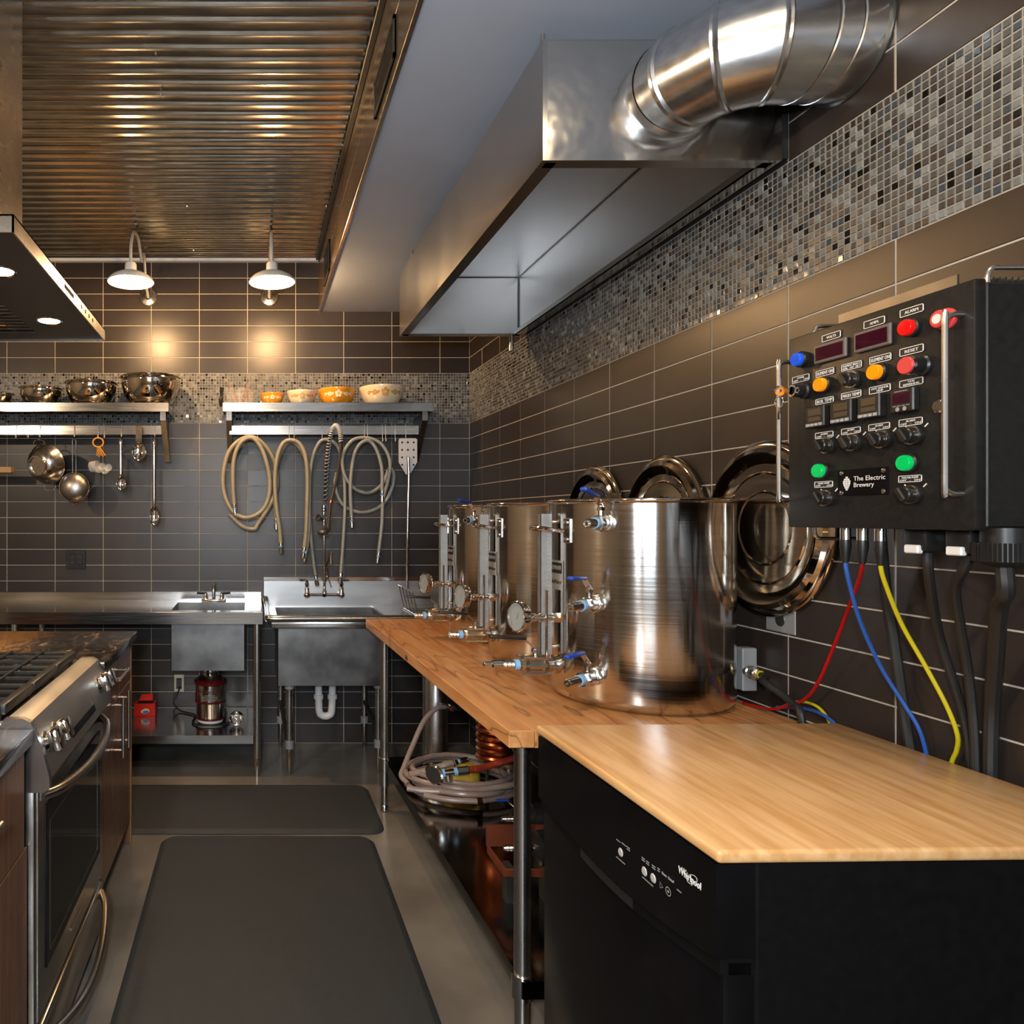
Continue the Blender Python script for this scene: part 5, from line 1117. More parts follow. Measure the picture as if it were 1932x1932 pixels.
# measuring spoons on orange ring
c = at(185, 835, UY); o = thing('measuring_spoons', 'clear measuring spoons on an orange ring', 'spoons', (c.x, UY, c.z - 0.18))
MB(frame(c, (0.2, -1, 0))).tube([(0.030 * math.cos(a * PI / 12), 0.027 * math.sin(a * PI / 12), 0) for a in range(24)], 0.0045, 8, closed=True).build('ring', 'orange_wire', o)
for i in range(5):
    e = at(183 + i * 4.0, 860 + (i % 2) * 2, UY - i * 0.004); e2 = at(180 + i * 6, 878 + (i * 7) % 12, UY - i * 0.006)
    MB().tube([at(184 + i, 844, UY - 0.002 * i), e], [0.003, 0.0035], 6).build('spoon_handle', 'orange_wire', o)
    f = frame(e2, (0.3 - i * 0.1, -1, 0.2)); MB(f).lathe([(0.024, 0.0), (0.022, -0.008), (0.012, -0.014), (0, -0.016), (0, -0.0145), (0.0105, -0.0125), (0.0205, -0.007), (0.0225, 0.0)], 16).build('spoon_bowl', 'clear_plastic', o)
MB().lathe([(0.033, 0), (0.033, 0.045), (0.031, 0.045), (0.031, 0.002), (0, 0.002)], 20, frame(at(172, 881, UY), (1, -0.35, 0.1))).build('measuring_cup', 'clear_plastic', o)
# three spoons
def spoon(lb, px, ytop, ybowl, yend, wb_, slim, nm='serving_spoon'):
    t_, b_, e_ = at(px, ytop, UY), at(px, ybowl, UY), at(px, yend, UY); o = thing(nm, lb, 'spoon', (e_.x, UY, e_.z), 0, 'spoons hanging on the utensil rail')
    q = MB(); h = t_.z - b_.z
    if slim: q.tube([(t_.x, UY, t_.z), (t_.x, UY, t_.z - 0.025), (t_.x - 0.001, UY, t_.z - 0.06), (t_.x, UY, b_.z + 0.02), (b_.x, UY, b_.z)], [0.009, 0.014, 0.010, 0.012, 0.010], 12)
    else: q.box((t_.x - 0.018, UY - 0.001, b_.z - 0.005), (t_.x + 0.018, UY + 0.001, t_.z), 0.0008, 1)
    q.build('handle', 'chrome', o)
    hh = (b_.z - e_.z) / 2; f = Matrix(((wb_, 0, 0, e_.x), (0, 0, -0.02, UY + 0.004), (0, hh, 0, e_.z + hh), (0, 0, 0, 1)))
    MB(f).lathe([(math.cos(a * PI / 16), -0.9 * math.sin(a * PI / 16)) for a in range(0, 9)] + [(0.96 * math.cos(a * PI / 16), 0.05 - 0.86 * math.sin(a * PI / 16)) for a in range(8, -1, -1)], 28).build('bowl', 'chrome', o)
spoon('short-handled steel serving spoon beside the measuring spoons', 228, 826, 898, 926, 0.030, True); spoon('wide steel spoon with flat broad handle', 262, 803, 833, 871, 0.043, False); spoon('long-handled steel basting spoon', 291, 826, 955, 992, 0.028, True)
# pan edge at the frame side
MB_ = MB().box(tuple(at(-60, 892, 4.2)), tuple(at(27, 882, 4.26)), 0.003, 1); tag(rebase(MB_.build('wooden_rail', 'cabinet_edge')), 'short light wooden rail on the tiles below the utensil rail', 'rail')

# ------------------------------------------------------------------ hoses on the right rail
HY = 4.195
def fitting(p, d, parent, rr=0.0095):
    f = frame(p, d)
    v = MB(f).lathe([(0, 0), (0.010, 0), (0.011, 0.012), (0.008, 0.014), (0.008, 0.024), (0.0125, 0.026), (0.0125, 0.05), (0.0105, 0.052), (0.0105, 0.058), (0, 0.058)], 16).build('quick_coupler', 'chrome', parent)
    MB(f).lathe([(0.0086, 0.014), (0.0095, 0.014), (0.0095, 0.022), (0.0086, 0.022)], 14).build('tape_ring', 'tape_blue', v)
    MB(f).tube([(0.0125 * math.cos(a * PI / 6), 0.0125 * math.sin(a * PI / 6), -0.006) for a in range(12)], 0.0025, 5, closed=True).build('hose_clamp', 'chrome_dull', v)
def hose(lb, mt, pts, r=0.0125, ends=(True, True), y=HY):
    P = [at(p[0], p[1], y - (p[2] if len(p) > 2 else 0)) for p in pts]; s = spline(P, 8)
    o = thing('brewing_hose', lb, 'hose', P[0], 0, 'brewing hoses hanging from the rail')
    MB().tube(s, r, 12).build('tubing', mt, o)
    if ends[0]: fitting(s[0], s[0] - s[3], o)
    if ends[1]: fitting(s[-1], s[-1] - s[-4], o)
def cr(cx, cy): return 400 + cx / 4.025, 680 + cy / 4.025
def hz(lb, mt, pts, **k): hose(lb, mt, [(*cr(p[0], p[1]), *(p[2:])) for p in pts], **k)
hz('tan brewing hose hung in two long oval loops', 'hose_tan', [(170, 1100, .03), (160, 960, .03), (165, 760, .03), (215, 630, .03), (305, 590, .03), (385, 690, .03), (435, 880, .03), (430, 1040, .03), (370, 1150, .03), (260, 1195, .03), (160, 1150, .025), (95, 1020, .015), (85, 860, .01), (130, 690, .005), (230, 595, .0), (330, 590, .0), (425, 680, -.015), (485, 820, -.03), (490, 970, -.03), (440, 1100, -.03), (350, 1240, -.03), (320, 1280, -.03), (230, 1260, -.03), (130, 1170, -.03)], ends=(True, False))
hz('tan brewing hose draped as a tall arch beside the loops', 'hose_tan', [(x_, y_, .028) for x_, y_ in ((522, 1390), (515, 1290), (490, 1120), (478, 920), (495, 740), (540, 630), (605, 606), (670, 640), (712, 740), (725, 900), (722, 1100), (715, 1300), (700, 1430))])
hz('second tan brewing hose end hanging inside the arch', 'hose_tan', [(x_, y_, -.001) for x_, y_ in ((485, 1210), (480, 1060), (480, 870), (520, 700), (600, 612), (690, 700), (735, 850), (738, 1100), (735, 1300), (712, 1460))])
hz('thin grey brewing hose draped behind the spray faucet', 'hose_grey', [(788, 1640, -.03), (765, 1480, -.03), (745, 1200, -.03), (745, 900, -.03), (765, 740, -.022), (810, 630, -.004), (860, 600, .0), (920, 620, -.004), (970, 690, -.022), (1000, 840, -.03), (1010, 1100, -.03), (995, 1400, -.03), (978, 1620, -.03)], r=0.0100)
hz('grey brewing hose hung in two round loops by the paddle', 'hose_grey', [(1060, 1195, .03), (1052, 950, .03), (1075, 740, .03), (1120, 640, .03), (1190, 610, .03), (1250, 680, .03), (1290, 820, .03), (1292, 1000, .03)], r=0.0105)
hz('long grey brewing hose looping wide round the other grey hose', 'hose_grey', [(1265, 1465, 0), (1290, 1250, 0), (1300, 1060, 0), (1340, 900, .0), (1350, 760, .0), (1290, 640, .0), (1190, 590, .0), (1080, 600, .0), (1010, 680, .0), (990, 780, .0), (1020, 900, .0), (1110, 990, .0), (1210, 1000, .0), (1300, 930, -.015), (1345, 820, -.03), (1380, 860, -.045), (1370, 960, -.055), (1310, 1080, -.058), (1200, 1145, -.058), (1080, 1145, -.058), (980, 1080, -.058), (935, 950, -.058), (940, 850, -.058)], r=0.0105, ends=(True, False))
# mash paddle
a_, b_ = at(752, 0, HY), at(787, 0, HY); zt_, zb_ = at(0, 827, HY).z, at(0, 872, HY).z; zc_ = at(0, 895, HY).z; cx_ = (a_.x + b_.x) / 2
o = thing('mash_paddle', 'long steel mash paddle with perforated blade', 'paddle', (cx_, HY, at(0, 1110, HY).z))
w = (b_.x - a_.x) / 2; bm = bmesh.new()
q = MB(Matrix(((1, 0, 0, cx_), (0, 0, 1, HY), (0, 1, 0, 0), (0, 0, 0, 1)))); q.prism([(-w, zb_), (-0.012, zc_), (0.012, zc_), (w, zb_), (w, zt_ - 0.008), (w - 0.008, zt_), (-w + 0.008, zt_), (-w, zt_ - 0.008)], -0.0012, 0.0012); q.build('blade', 'light_grey', o)
q = MB()
for r_ in range(4):
    for k in range(3):
        if r_ == 3 and k == 1: continue
        x = cx_ + (k - 1) * 0.034; z = zt_ - 0.024 - r_ * 0.044; q.lathe([(0, 0), (0.006, 0)], 12, frame((x, HY - 0.0018, z), (0, -1, 0)))
q.build('holes', 'dark_void', o)
q = MB().tube([(cx_, HY - 0.004, zb_ + 0.03), (cx_ + 0.004, HY - 0.005, zc_), (cx_, HY - 0.004, at(0, 950, HY).z), (cx_ - 0.006, HY, at(0, 1110, HY).z)], [0.011, 0.010, 0.0085, 0.0085], 14); q.build('shaft', 'chrome', o)

# ------------------------------------------------------------------ gooseneck wall lamps
def goose(px_plate, lb):
    pl = at(px_plate, 561, YB); x = pl.x; LY = 3.81; zr = CZ + (CY - 533) / F * LY
    o = thing('gooseneck_lamp', lb, 'lamp', (x, YB, pl.z), 0, 'gooseneck lamps on the tiled wall')
    MB(frame((x, YB, pl.z), (0, -1, 0))).lathe([(0.057, 0), (0.057, 0.005), (0.052, 0.012), (0.045, 0.013), (0.043, 0.010), (0.020, 0.014), (0.012, 0.022), (0, 0.024)], 32).build('wall_plate', 'chrome_dull', o)
    zt2 = zr + 0.29
    MB().tube(spline([(x, YB - 0.02, pl.z), (x, YB - 0.10, pl.z + 0.06), (x, 4.27, pl.z + 0.20), (x, 4.19, zt2 - 0.04), (x, 4.06, zt2 + 0.04), (x, 3.92, zt2 + 0.02), (x, 3.84, zt2 - 0.05), (x, LY, zt2 - 0.12), (x, LY, zr + 0.11)], 7), 0.0085, 12).build('arm', 'light_grey', o)
    f = T(x, LY, zr)
    R = 0.122
    MB(f).lathe([(R, 0), (R + 0.003, 0.002), (R * 0.97, 0.014), (R * 0.83, 0.031), (R * 0.6, 0.046), (R * 0.36, 0.057), (R * 0.26, 0.062), (R * 0.25, 0.098), (R * 0.2, 0.106), (0, 0.107), (0, 0.1), (R * 0.2, 0.054), (R * 0.58, 0.043), (R * 0.8, 0.029), (R * 0.94, 0.013), (R - 0.001, 0.001)], 48).build('shade', 'white_enamel', o, angle=50)
    MB(f).lathe([(0, 0.02), (R * 0.205, 0.02), (R * 0.205, 0.058)], 16).build('lamp_holder', 'white_enamel', o)
    MB(f).lathe([(0, -0.026), (0.014, -0.022), (0.024, -0.010), (0.027, 0.004), (0.022, 0.018), (0.014, 0.03)], 20).build('bulb', 'bulb_glow', o)
    l = point_light('lamp_light', (x, LY, zr - 0.04), 34, WARM, 0.03); l.parent = o; l.matrix_parent_inverse = WM[o].inverted()
    return o
goose(280, 'white enamel gooseneck lamp beside the range hood'); goose(508, 'white enamel gooseneck lamp nearer the soffit')
# ------------------------------------------------------------------ island: cabinets, granite, range
IX = -0.53                   # cabinet door face
def cab(lb, y0, y1, drawer_h, two_doors):
    o = thing('base_cabinet', lb, 'cabinet', (-0.85, (y0 + y1) / 2, 0))
    MB().box((-1.13, y0, 0.10), (IX - 0.02, y1, 0.878)).build('carcass', 'cabinet_wood', o)
    MB().box((-1.10, y0 + 0.01, 0.0), (IX - 0.075, y1 - 0.005, 0.10)).build('toe_kick', 'black_satin', o)
    d = MB().box((IX - 0.019, y0 + 0.002, 0.878 - drawer_h), (IX, y1 - 0.022, 0.874), 0.0015, 1).build('drawer_front', 'cabinet_wood', o)
    def bar(p0, p1, par):
        p0, p1 = Vector(p0), Vector(p1); dd_ = (p1 - p0); q = MB().cyl(p0, p1, 0.007, seg=12)
        for s in (0.12, 0.88): a = p0 + dd_ * s; q.cyl(a, (IX, a.y, a.z), 0.0045, seg=8)
        q.build('bar_handle', 'steel', par)
    zh = 0.812; bar((IX + 0.038, y0 + 0.18, zh), (IX + 0.038, y1 - 0.28, zh), d)
    zt_ = 0.878 - drawer_h - 0.003; yc = (y0 + y1 - 0.02) / 2
    for a, b, hy in (((y0 + 0.002, yc - 0.0015, yc - 0.06), (yc + 0.0015, y1 - 0.022, yc + 0.06)) if two_doors else ((y0 + 0.002, y1 - 0.002, y0 + 0.06),)):
        dr_ = MB().box((IX - 0.019, a, 0.105), (IX, b, zt_), 0.0015, 1).build('door', 'cabinet_wood', o); bar((IX + 0.038, hy, 0.50), (IX + 0.038, hy, 0.725), dr_)
    return o
RY0, RY1 = 1.682, 2.447
c1 = cab('reddish wood base cabinet between the range and the aisle end', RY1 + 0.003, 3.105, 0.165, True)
MB().box((-1.15, 3.085, 0.0), (IX + 0.001, 3.105, 0.878), 0.001, 1).build('end_panel', 'cabinet_wood', c1)
MB().box((IX - 0.002, 3.083, 0.0), (IX + 0.003, 3.107, 0.875), 0.001, 1).build('edge_strip', 'cabinet_edge', c1)
c2 = cab('reddish wood base cabinet on the camera side of the range', 0.9, RY0 - 0.006, 0.235, False)
GZ = 0.914
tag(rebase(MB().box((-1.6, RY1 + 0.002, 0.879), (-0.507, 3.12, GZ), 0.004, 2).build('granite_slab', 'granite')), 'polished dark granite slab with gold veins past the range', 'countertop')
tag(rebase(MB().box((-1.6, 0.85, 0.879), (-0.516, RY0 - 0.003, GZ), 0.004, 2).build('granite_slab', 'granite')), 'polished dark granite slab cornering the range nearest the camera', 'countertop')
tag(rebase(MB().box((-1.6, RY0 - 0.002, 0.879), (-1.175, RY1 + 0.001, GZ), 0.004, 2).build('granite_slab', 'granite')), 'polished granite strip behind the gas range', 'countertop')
ib = thing('storage_cabinet', 'reddish wood cabinet row forming the far side of the kitchen island', 'cabinet', (-1.38, 2.0, 0))
MB().box((-1.58, 0.9, 0.0), (-1.18, 3.10, 0.878)).build('carcass', 'cabinet_wood', ib)

rg = thing('gas_range', 'stainless slide-in gas range with black grates and curved oven handle', 'range', (-0.83, (RY0 + RY1) / 2, 0))
MB().box((-1.16, RY0, 0.02), (-0.555, RY1, 0.90)).build('body', 'range_steel', rg)
MB().box((-1.165, RY0 - 0.001, 0.9155), (-0.585, RY1 + 0.001, 0.926), 0.004, 2).build('cooktop', 'range_steel', rg)
MB().box((-1.13, RY0 + 0.03, 0.924), (-0.62, RY1 - 0.03, 0.9275), 0.001, 1).build('cooktop_well', 'black_gloss', rg)
# front corner columns
for y in (RY0, RY1 - 0.018): MB().box((-0.556, y, 0.03), (-0.516, y + 0.018, 0.775), 0.004, 2).build('side_column', 'range_steel', rg)
# control console: sloped profile
prof = [(-0.60, 0.912), (-0.585, 0.934), (-0.548, 0.934), (-0.530, 0.925), (-0.505, 0.875), (-0.486, 0.800), (-0.485, 0.786), (-0.50, 0.775), (-0.56, 0.775), (-0.60, 0.80)]
PM = Matrix(((1, 0, 0, 0), (0, 0, 1, 0), (0, 1, 0, 0), (0, 0, 0, 1)))
MB(PM).prism(prof, RY0 + 0.016, RY1 - 0.016).build('console', 'range_console', rg)
prof2 = [(x + (0.006 if x > -0.55 else 0), z + (0.004 if z > 0.9 else -0.012 if z < 0.8 else 0)) for x, z in prof]
for y0, pr_ in ((RY0 - 0.002, prof2), (RY1 - 0.017, prof)): MB(PM).prism(pr_, y0, y0 + 0.018).build('console_end_cap', 'steel', rg)
cn = Vector((0.165, 0, 0.06)).normalized()      # outward normal of the console slope, roughly
def con(y, s):                                   # point on the slope, s 0 top .. 1 bottom
    return Vector((-0.530 + 0.044 * s, y, 0.925 - 0.125 * s))
nrm = Vector((0.125, 0, 0.044)).normalized()
for y in (1.740, 1.825, 2.330, 2.402):
    p = con(y, 0.50); f = frame(p, nrm) @ Matrix.Diagonal((1.3, 1.3, 1.3, 1))
    k = MB(f).lathe([(0, -0.006), (0.021, -0.006), (0.021, 0.006), (0.018, 0.010), (0.014, 0.014), (0, 0.014)], 22).build('knob', 'chrome', rg)
    MB(f).box((-0.017, -0.021, 0.012), (0.017, 0.021, 0.034), 0.006, 2).build('knob_grip', 'chrome', k)
f = frame(con(2.075, 0.52), nrm); ds_ = MB(f).box((-0.135, -0.052, -0.004), (0.135, 0.046, 0.003), 0.001, 1).build('display', 'black_gloss', rg)
q = MB(f)
for i in range(6): q.lathe([(0, 0.0034), (0.004, 0.0034)], 8, T(-0.10 + i * 0.02, -0.02 + (i % 2) * 0.018, 0))
q.build('touch_keys', 'grey_print', ds_)
MB(f).box((0.134, -0.05, -0.002), (0.138, 0.045, 0.005)).build('display_edge', 'chrome', ds_)
# oven door
MB().box((-0.556, RY0 + 0.022, 0.20), (-0.512, RY1 - 0.022, 0.768), 0.005, 2).build('oven_door', 'range_steel', rg)
MB().box((-0.514, RY0 + 0.075, 0.30), (-0.5075, RY1 - 0.075, 0.705), 0.002, 1).build('oven_window', 'oven_glass', rg)
q = MB()
for a, b in (((1.785, 0.33), (1.7865, 0.655)), ((2.325, 0.33), (2.3265, 0.655)), ((1.785, 0.33), (2.3265, 0.3315)), ((1.785, 0.654), (2.3265, 0.6555))): q.box((-0.5078, a[0], a[1]), (-0.5068, b[0], b[1]))
q.build('window_outline', 'chrome_dull', rg)
def bow(z0, zs, out, nm, r=0.013):
    P = []
    for i in range(15):
        t = i / 14; y = RY0 + 0.045 + (RY1 - RY0 - 0.09) * t; b = math.sin(PI * t) ** 0.55 if 0 < t < 1 else 0
        P.append((-0.512 + out * b, y, z0 - zs * math.sin(PI * t)))
    MB().tube(spline(P, 3), r, 12).build(nm, 'range_steel', rg)
bow(0.738, 0.012, 0.062, 'oven_handle'); 
MB().box((-0.556, RY0 + 0.022, 0.03), (-0.512, RY1 - 0.022, 0.178), 0.005, 2).build('warming_drawer', 'range_steel', rg)
MB().box((-0.556, RY0 + 0.024, 0.178), (-0.53, RY1 - 0.024, 0.20)).build('drawer_gap', 'dark_void', rg)
bow(0.150, 0.055, 0.055, 'drawer_handle', 0.012)
MB().box((-0.5118, 2.01, 0.246), (-0.5105, 2.13, 0.254)).build('badge', 'chrome', rg)
for x in (-1.1, -0.58):
    for y in (RY0 + 0.05, RY1 - 0.05): MB().cyl((x, y, 0), (x, y, 0.03), 0.016, seg=10).build('foot', 'black_plastic', rg)
# burners and grates
for x, y, r in ((-0.76, 1.83, 0.045), (-0.76, 2.30, 0.038), (-1.0, 1.83, 0.036), (-1.0, 2.30, 0.045), (-0.88, 2.065, 0.05)):
    b = MB(T(x, y, 0.927)).lathe([(r * 1.25, 0), (r * 1.2, 0.008), (r, 0.012), (0, 0.012)], 24).build('burner_base', 'chrome_dull', rg)
    MB(T(x, y, 0.939)).lathe([(r * 0.95, 0), (r, 0.003), (r * 0.95, 0.008), (0, 0.010)], 24).build('burner_cap', 'cast_iron', b)
def grate(y0, y1):
    q = MB(); z0, z1 = 0.948, 0.958; x0, x1 = -1.135, -0.612; w = 0.0045
    def b(a, c, zz0=z0, zz1=z1): q.box((min(a[0], c[0]) - w, min(a[1], c[1]) - w, zz0), (max(a[0], c[0]) + w, max(a[1], c[1]) + w, zz1), 0.002, 1)
    b((x0, y0), (x1, y0)); b((x0, y1), (x1, y1)); b((x0, y0), (x0, y1)); q.box((x1 - 0.008, y0, 0.936), (x1 + 0.016, y1, 0.962), 0.004, 2)
    ym = (y0 + y1) / 2
    for x in (x0 + 0.11, x0 + 0.22, x0 + 0.325, x0 + 0.43):
        q.box((x - 0.0035, y0, 0.953), (x + 0.0035, y1, 0.964), 0.0015, 1)
    for yy in (y0 + (y1 - y0) * 0.33, y0 + (y1 - y0) * 0.67): q.box((x0, yy - 0.0035, 0.950), (x1, yy + 0.0035, 0.960), 0.0015, 1)
    for x in (x0, x1):
        for y in (y0, y1): q.box((x - w, y - w, 0.9265), (x + w, y + w, 0.946))
    q.build('grate', 'cast_iron', rg)
for i in range(3): a = RY0 + 0.035 + i * 0.232; grate(a, a + 0.222)

# ------------------------------------------------------------------ island range hood
IH0, IH1, IHX, IHZ = 1.573, 2.548, -0.528, 2.042
ih = thing('island_hood', 'flat steel canopy hood with chimney hung over the gas range', 'hood', (-0.87, 2.06, IHZ))
q = MB(); t = 0.004; xl = -1.22
q.box((IHX - t, IH0, IHZ), (IHX, IH1, IHZ + 0.040)); q.box((xl, IH0, IHZ), (xl + t, IH1, IHZ + 0.04)); q.box((xl, IH0, IHZ), (IHX, IH0 + t, IHZ + 0.04)); q.box((xl, IH1 - t, IHZ), (IHX, IH1, IHZ + 0.04)); q.box((xl, IH0, IHZ + 0.036), (IHX, IH1, IHZ + 0.040))
q.build('canopy', 'steel', ih)
q = MB(); fx0, fx1, fy0, fy1 = -1.12, -0.745, IH0 + 0.12, IH1 - 0.10
for a, b in (((xl + t, IH0 + t), (fx0, IH1 - t)), ((fx1, IH0 + t), (IHX - t, IH1 - t)), ((fx0, IH0 + t), (fx1, fy0)), ((fx0, fy1), (fx1, IH1 - t))): q.box((a[0], a[1], IHZ + 0.004), (b[0], b[1], IHZ + 0.008))
q.build('soffit_plate', 'dark_metal', ih)
for i in range(20):
    y = fy0 + 0.012 + i * (fy1 - fy0 - 0.02) / 20; MB().box((fx0, y, IHZ + 0.006), (fx1, y + 0.018, IHZ + 0.012), 0.002, 1).build('baffle', 'steel_basin', ih)
MB().box((fx0, fy0, IHZ + 0.02), (fx1, fy1, IHZ + 0.024)).build('filter_back', 'dark_void', ih)
MB().tube([(-0.80, fy1 - 0.14, IHZ + 0.004), (-0.80, fy1 - 0.14, IHZ - 0.008), (-0.90, fy1 - 0.14, IHZ - 0.008), (-0.90, fy1 - 0.14, IHZ + 0.004)], 0.003, 6).build('filter_pull', 'chrome', ih)
for x, y in ((-0.657, 2.30), (-0.651, 1.836)):
    MB(T(x, y, IHZ + 0.004)).lathe([(0.034, 0.0), (0.040, -0.003), (0.042, 0.0)], 24).build('lamp_ring', 'chrome', ih)
    MB(T(x, y, IHZ + 0.003)).lathe([(0, 0), (0.034, 0)], 24).build('lamp_lens', 'hood_lamp_glow', ih)
    l = point_light('hood_lamp', (x, y, IHZ - 0.02), 16, (1.0, 0.80, 0.55), 0.03, 130, (x, y, 0)); l.parent = ih; l.matrix_parent_inverse = WM[ih].inverted()
q = MB().box((IHX - 0.0005, 2.0, IHZ + 0.014), (IHX + 0.001, 2.10, IHZ + 0.026)); q.build('slot_vent', 'dark_void', ih)
for i in range(4): MB(frame((IHX, 2.20 + i * 0.05, IHZ + 0.02), (1, 0, 0))).lathe([(0, 0.002), (0.006, 0.002), (0.007, 0)], 12).build('button', 'chrome_dull', ih)
MB().box((-1.03, 1.92, IHZ + 0.04), (-0.711, 2.20, ZC - 0.0075), 0.002, 1).build('chimney', 'steel', ih)

# ------------------------------------------------------------------ floor mats
def mat_obj(lb, x0, x1, y0, y1, r=0.07):
    out = []
    for cx_, cy_, a0 in ((x1 - r, y1 - r, 0), (x0 + r, y1 - r, PI / 2), (x0 + r, y0 + r, PI), (x1 - r, y0 + r, 3 * PI / 2)):
        for k in range(7): a = a0 + PI / 2 * k / 6; out.append((cx_, cy_, math.cos(a), math.sin(a)))
    rows = [(r, 0.001), (r, 0.004), (r - 0.02, 0.017), (r - 0.028, 0.018)]; vs = []; n = len(out)
    for rr, z in rows: vs += [(cx_ + rr * c, cy_ + rr * s, z) for cx_, cy_, c, s in out]
    fs = [(i * n + k, i * n + (k + 1) % n, (i + 1) * n + (k + 1) % n, (i + 1) * n + k) for i in range(3) for k in range(n)] + [tuple(3 * n + k for k in range(n)), tuple(range(n))[::-1]]
    q = MB().add(vs, fs); tag(rebase(q.build('floor_mat', 'rubber_mat')), lb, 'mat', 'anti-fatigue floor mats')
mat_obj('long dark rubber mat along the aisle between range and workbench', -0.397, 0.525, 1.30, 3.14)
mat_obj('dark rubber mat across the floor before the sinks', -1.15, 0.595, 3.17, 3.735)

# ------------------------------------------------------------------ things on the bench undershelf
SHZ = 0.2505
def bl(x, y, z=SHZ): return BF @ Vector((x, y, z))
# slim steel cylinder standing at the far end of the shelf
pc = Vector((0.866, 3.383, SHZ))
o = thing('filter_canister', 'slim upright steel canister on the undershelf with a hose tap', 'canister', pc)
MB(T(*pc)).lathe([(0, 0), (0.052, 0), (0.059, 0.008), (0.059, 0.54), (0.052, 0.555), (0, 0.558)], 36).build('canister', 'steel', o)
tp = at(850, 1333, 3.28); q = MB(); q.cyl((pc.x + 0.01, pc.y - 0.055, tp.z), (tp.x, tp.y - 0.02, tp.z), 0.009, seg=10).hexa((tp.x, tp.y, tp.z), (tp.x, tp.y - 0.03, tp.z), 0.016).cyl((tp.x - 0.045, tp.y - 0.015, tp.z + 0.012), (tp.x + 0.04, tp.y - 0.015, tp.z - 0.01), 0.006, seg=10); q.build('tap', 'chrome_dull', o)
# coil of pinkish tubing
hc = Vector((0.893, 3.06, SHZ)); P = []
for i in range(5 * 24):
    a = 2 * PI * i / 24; k = i // 24
    P.append((hc.x + (0.236 - 0.020 * (k % 3)) * math.cos(a + 0.4) + 0.012 * math.sin(k * 2.1), hc.y + (0.225 - 0.022 * ((k + 1) % 3)) * math.sin(a + 0.4), SHZ + 0.0125 + 0.0155 * i / 24 + 0.004 * math.sin(3 * a + k)))
o = thing('tubing_coil', 'coil of pinkish clear tubing lying on the undershelf', 'hose', hc)
MB().tube(P, 0.0118, 10).build('coil', 'hose_pink', o)
e0 = at(840, 1334, 3.26)
P2 = spline([e0, at(825, 1336, 3.24), at(800, 1360, 3.2), at(777, 1410, 3.15), at(763, 1445, 3.10), at(757, 1464, 3.06), at(770, 1478, 3.02)], 6); MB().tube(P2, 0.0110, 10).build('riser_tube', 'hose_pink', o)
P3 = spline([at(768, 1487, 2.92), at(800, 1492, 2.90), at(850, 1493, 2.88), at(905, 1490, 2.86), at(960, 1482, 2.86), at(990, 1478, 2.87)], 6); MB().tube(P3, 0.0125, 10).build('loose_end', 'hose_pink', o)
P4 = spline([at(772, 1462, 3.0), at(800, 1455, 3.0), at(835, 1445, 2.98), at(858, 1439, 2.98)], 6); MB().tube(P4, 0.0135, 10).build('loose_end', 'hose_pink', o)
fitting(P4[-1], P4[-1] - P4[-4], o)
P5 = spline([at(800, 1500, 2.87), at(850, 1509, 2.83), at(903, 1512, 2.81)], 6); MB().tube(P5, 0.0115, 10).build('loose_end', 'hose_pink', o)
MB(frame(P5[-1], (1, 0, 0))).lathe([(0.0125, -0.008), (0.0155, -0.008), (0.0155, 0.012), (0.0125, 0.012)], 14).build('hose_clamp', 'copper', o)
yc = Vector((0.885, 3.05, SHZ))
q = MB(T(*yc)).lathe([(0.03, 0), (0.080, 0), (0.084, 0.004), (0.084, 0.09), (0.080, 0.096), (0.03, 0.096), (0.03, 0)], 30); tag(rebase(q.build('tape_roll', 'sponge')), 'thick yellow roll sitting inside the tubing coil', 'roll')
# copper coil chiller on its stand
cc = Vector((1.005, 2.90, SHZ)); P = []; n = 24
for i in range(9 * n): a = 2 * PI * i / n; P.append((cc.x + 0.082 * math.cos(a), cc.y + 0.082 * math.sin(a), SHZ + 0.175 + 0.0285 * i / n))
o = thing('copper_coil', 'coil of thick copper pipe raised above the undershelf', 'coil', cc)
MB().tube(P, 0.0142, 10).build('coil', 'copper', o)
a = math.atan2(hc.y - cc.y, hc.x - cc.x); x, y = cc.x + 0.062 * math.cos(a), cc.y + 0.062 * math.sin(a); MB().cyl((x, y, SHZ), (x, y, SHZ + 0.44), 0.007, seg=10).build('stand_post', 'dark_metal', o)
# tee fitting with round flange and red hose lying on the coil
a_ = at(820, 1461, 2.88); b_ = at(888, 1452, 2.87); d = (b_ - a_).normalized(); f = frame(a_, d) @ Matrix.Diagonal((1.35, 1.35, 1.5, 1))
o = thing('pump_tee', 'chrome tee fitting with round flange and red hose lying on the tubing', 'fitting', (a_.x, a_.y, SHZ + 0.08))
MB(frame(a_, Vector((0.85, 0.75, 0.12)))).lathe([(0, -0.010), (0.036, -0.009), (0.043, -0.004), (0.040, 0.004), (0.020, 0.012), (0.012, 0.016), (0, 0.016)], 28).build('flange', 'chrome', o)
MB(f).lathe([(0.010, 0.010), (0.010, 0.07), (0, 0.07)], 14).cyl((0, 0, 0.038), (0.006, -0.026, 0.036), 0.010, seg=12).build('tee', 'chrome_dull', o)
for z in (0.018, 0.052): MB(f).lathe([(0.010, z), (0.0125, z), (0.0125, z + 0.009), (0.010, z + 0.009)], 14).build('tape_ring', 'tape_blue', o)
MB(f).lathe([(0, 0.062), (0.0125, 0.062), (0.0125, 0.09), (0.010, 0.093), (0, 0.093)], 6).build('nut', 'dark_metal', o)
e = f @ Vector((0, 0, 0.09)); MB().tube(spline([e, e + d * 0.04, at(930, 1443, 2.785), at(962, 1434, 2.77), at(990, 1422, 2.76)], 6), 0.0135, 10).build('red_hose', 'red_hose', o)
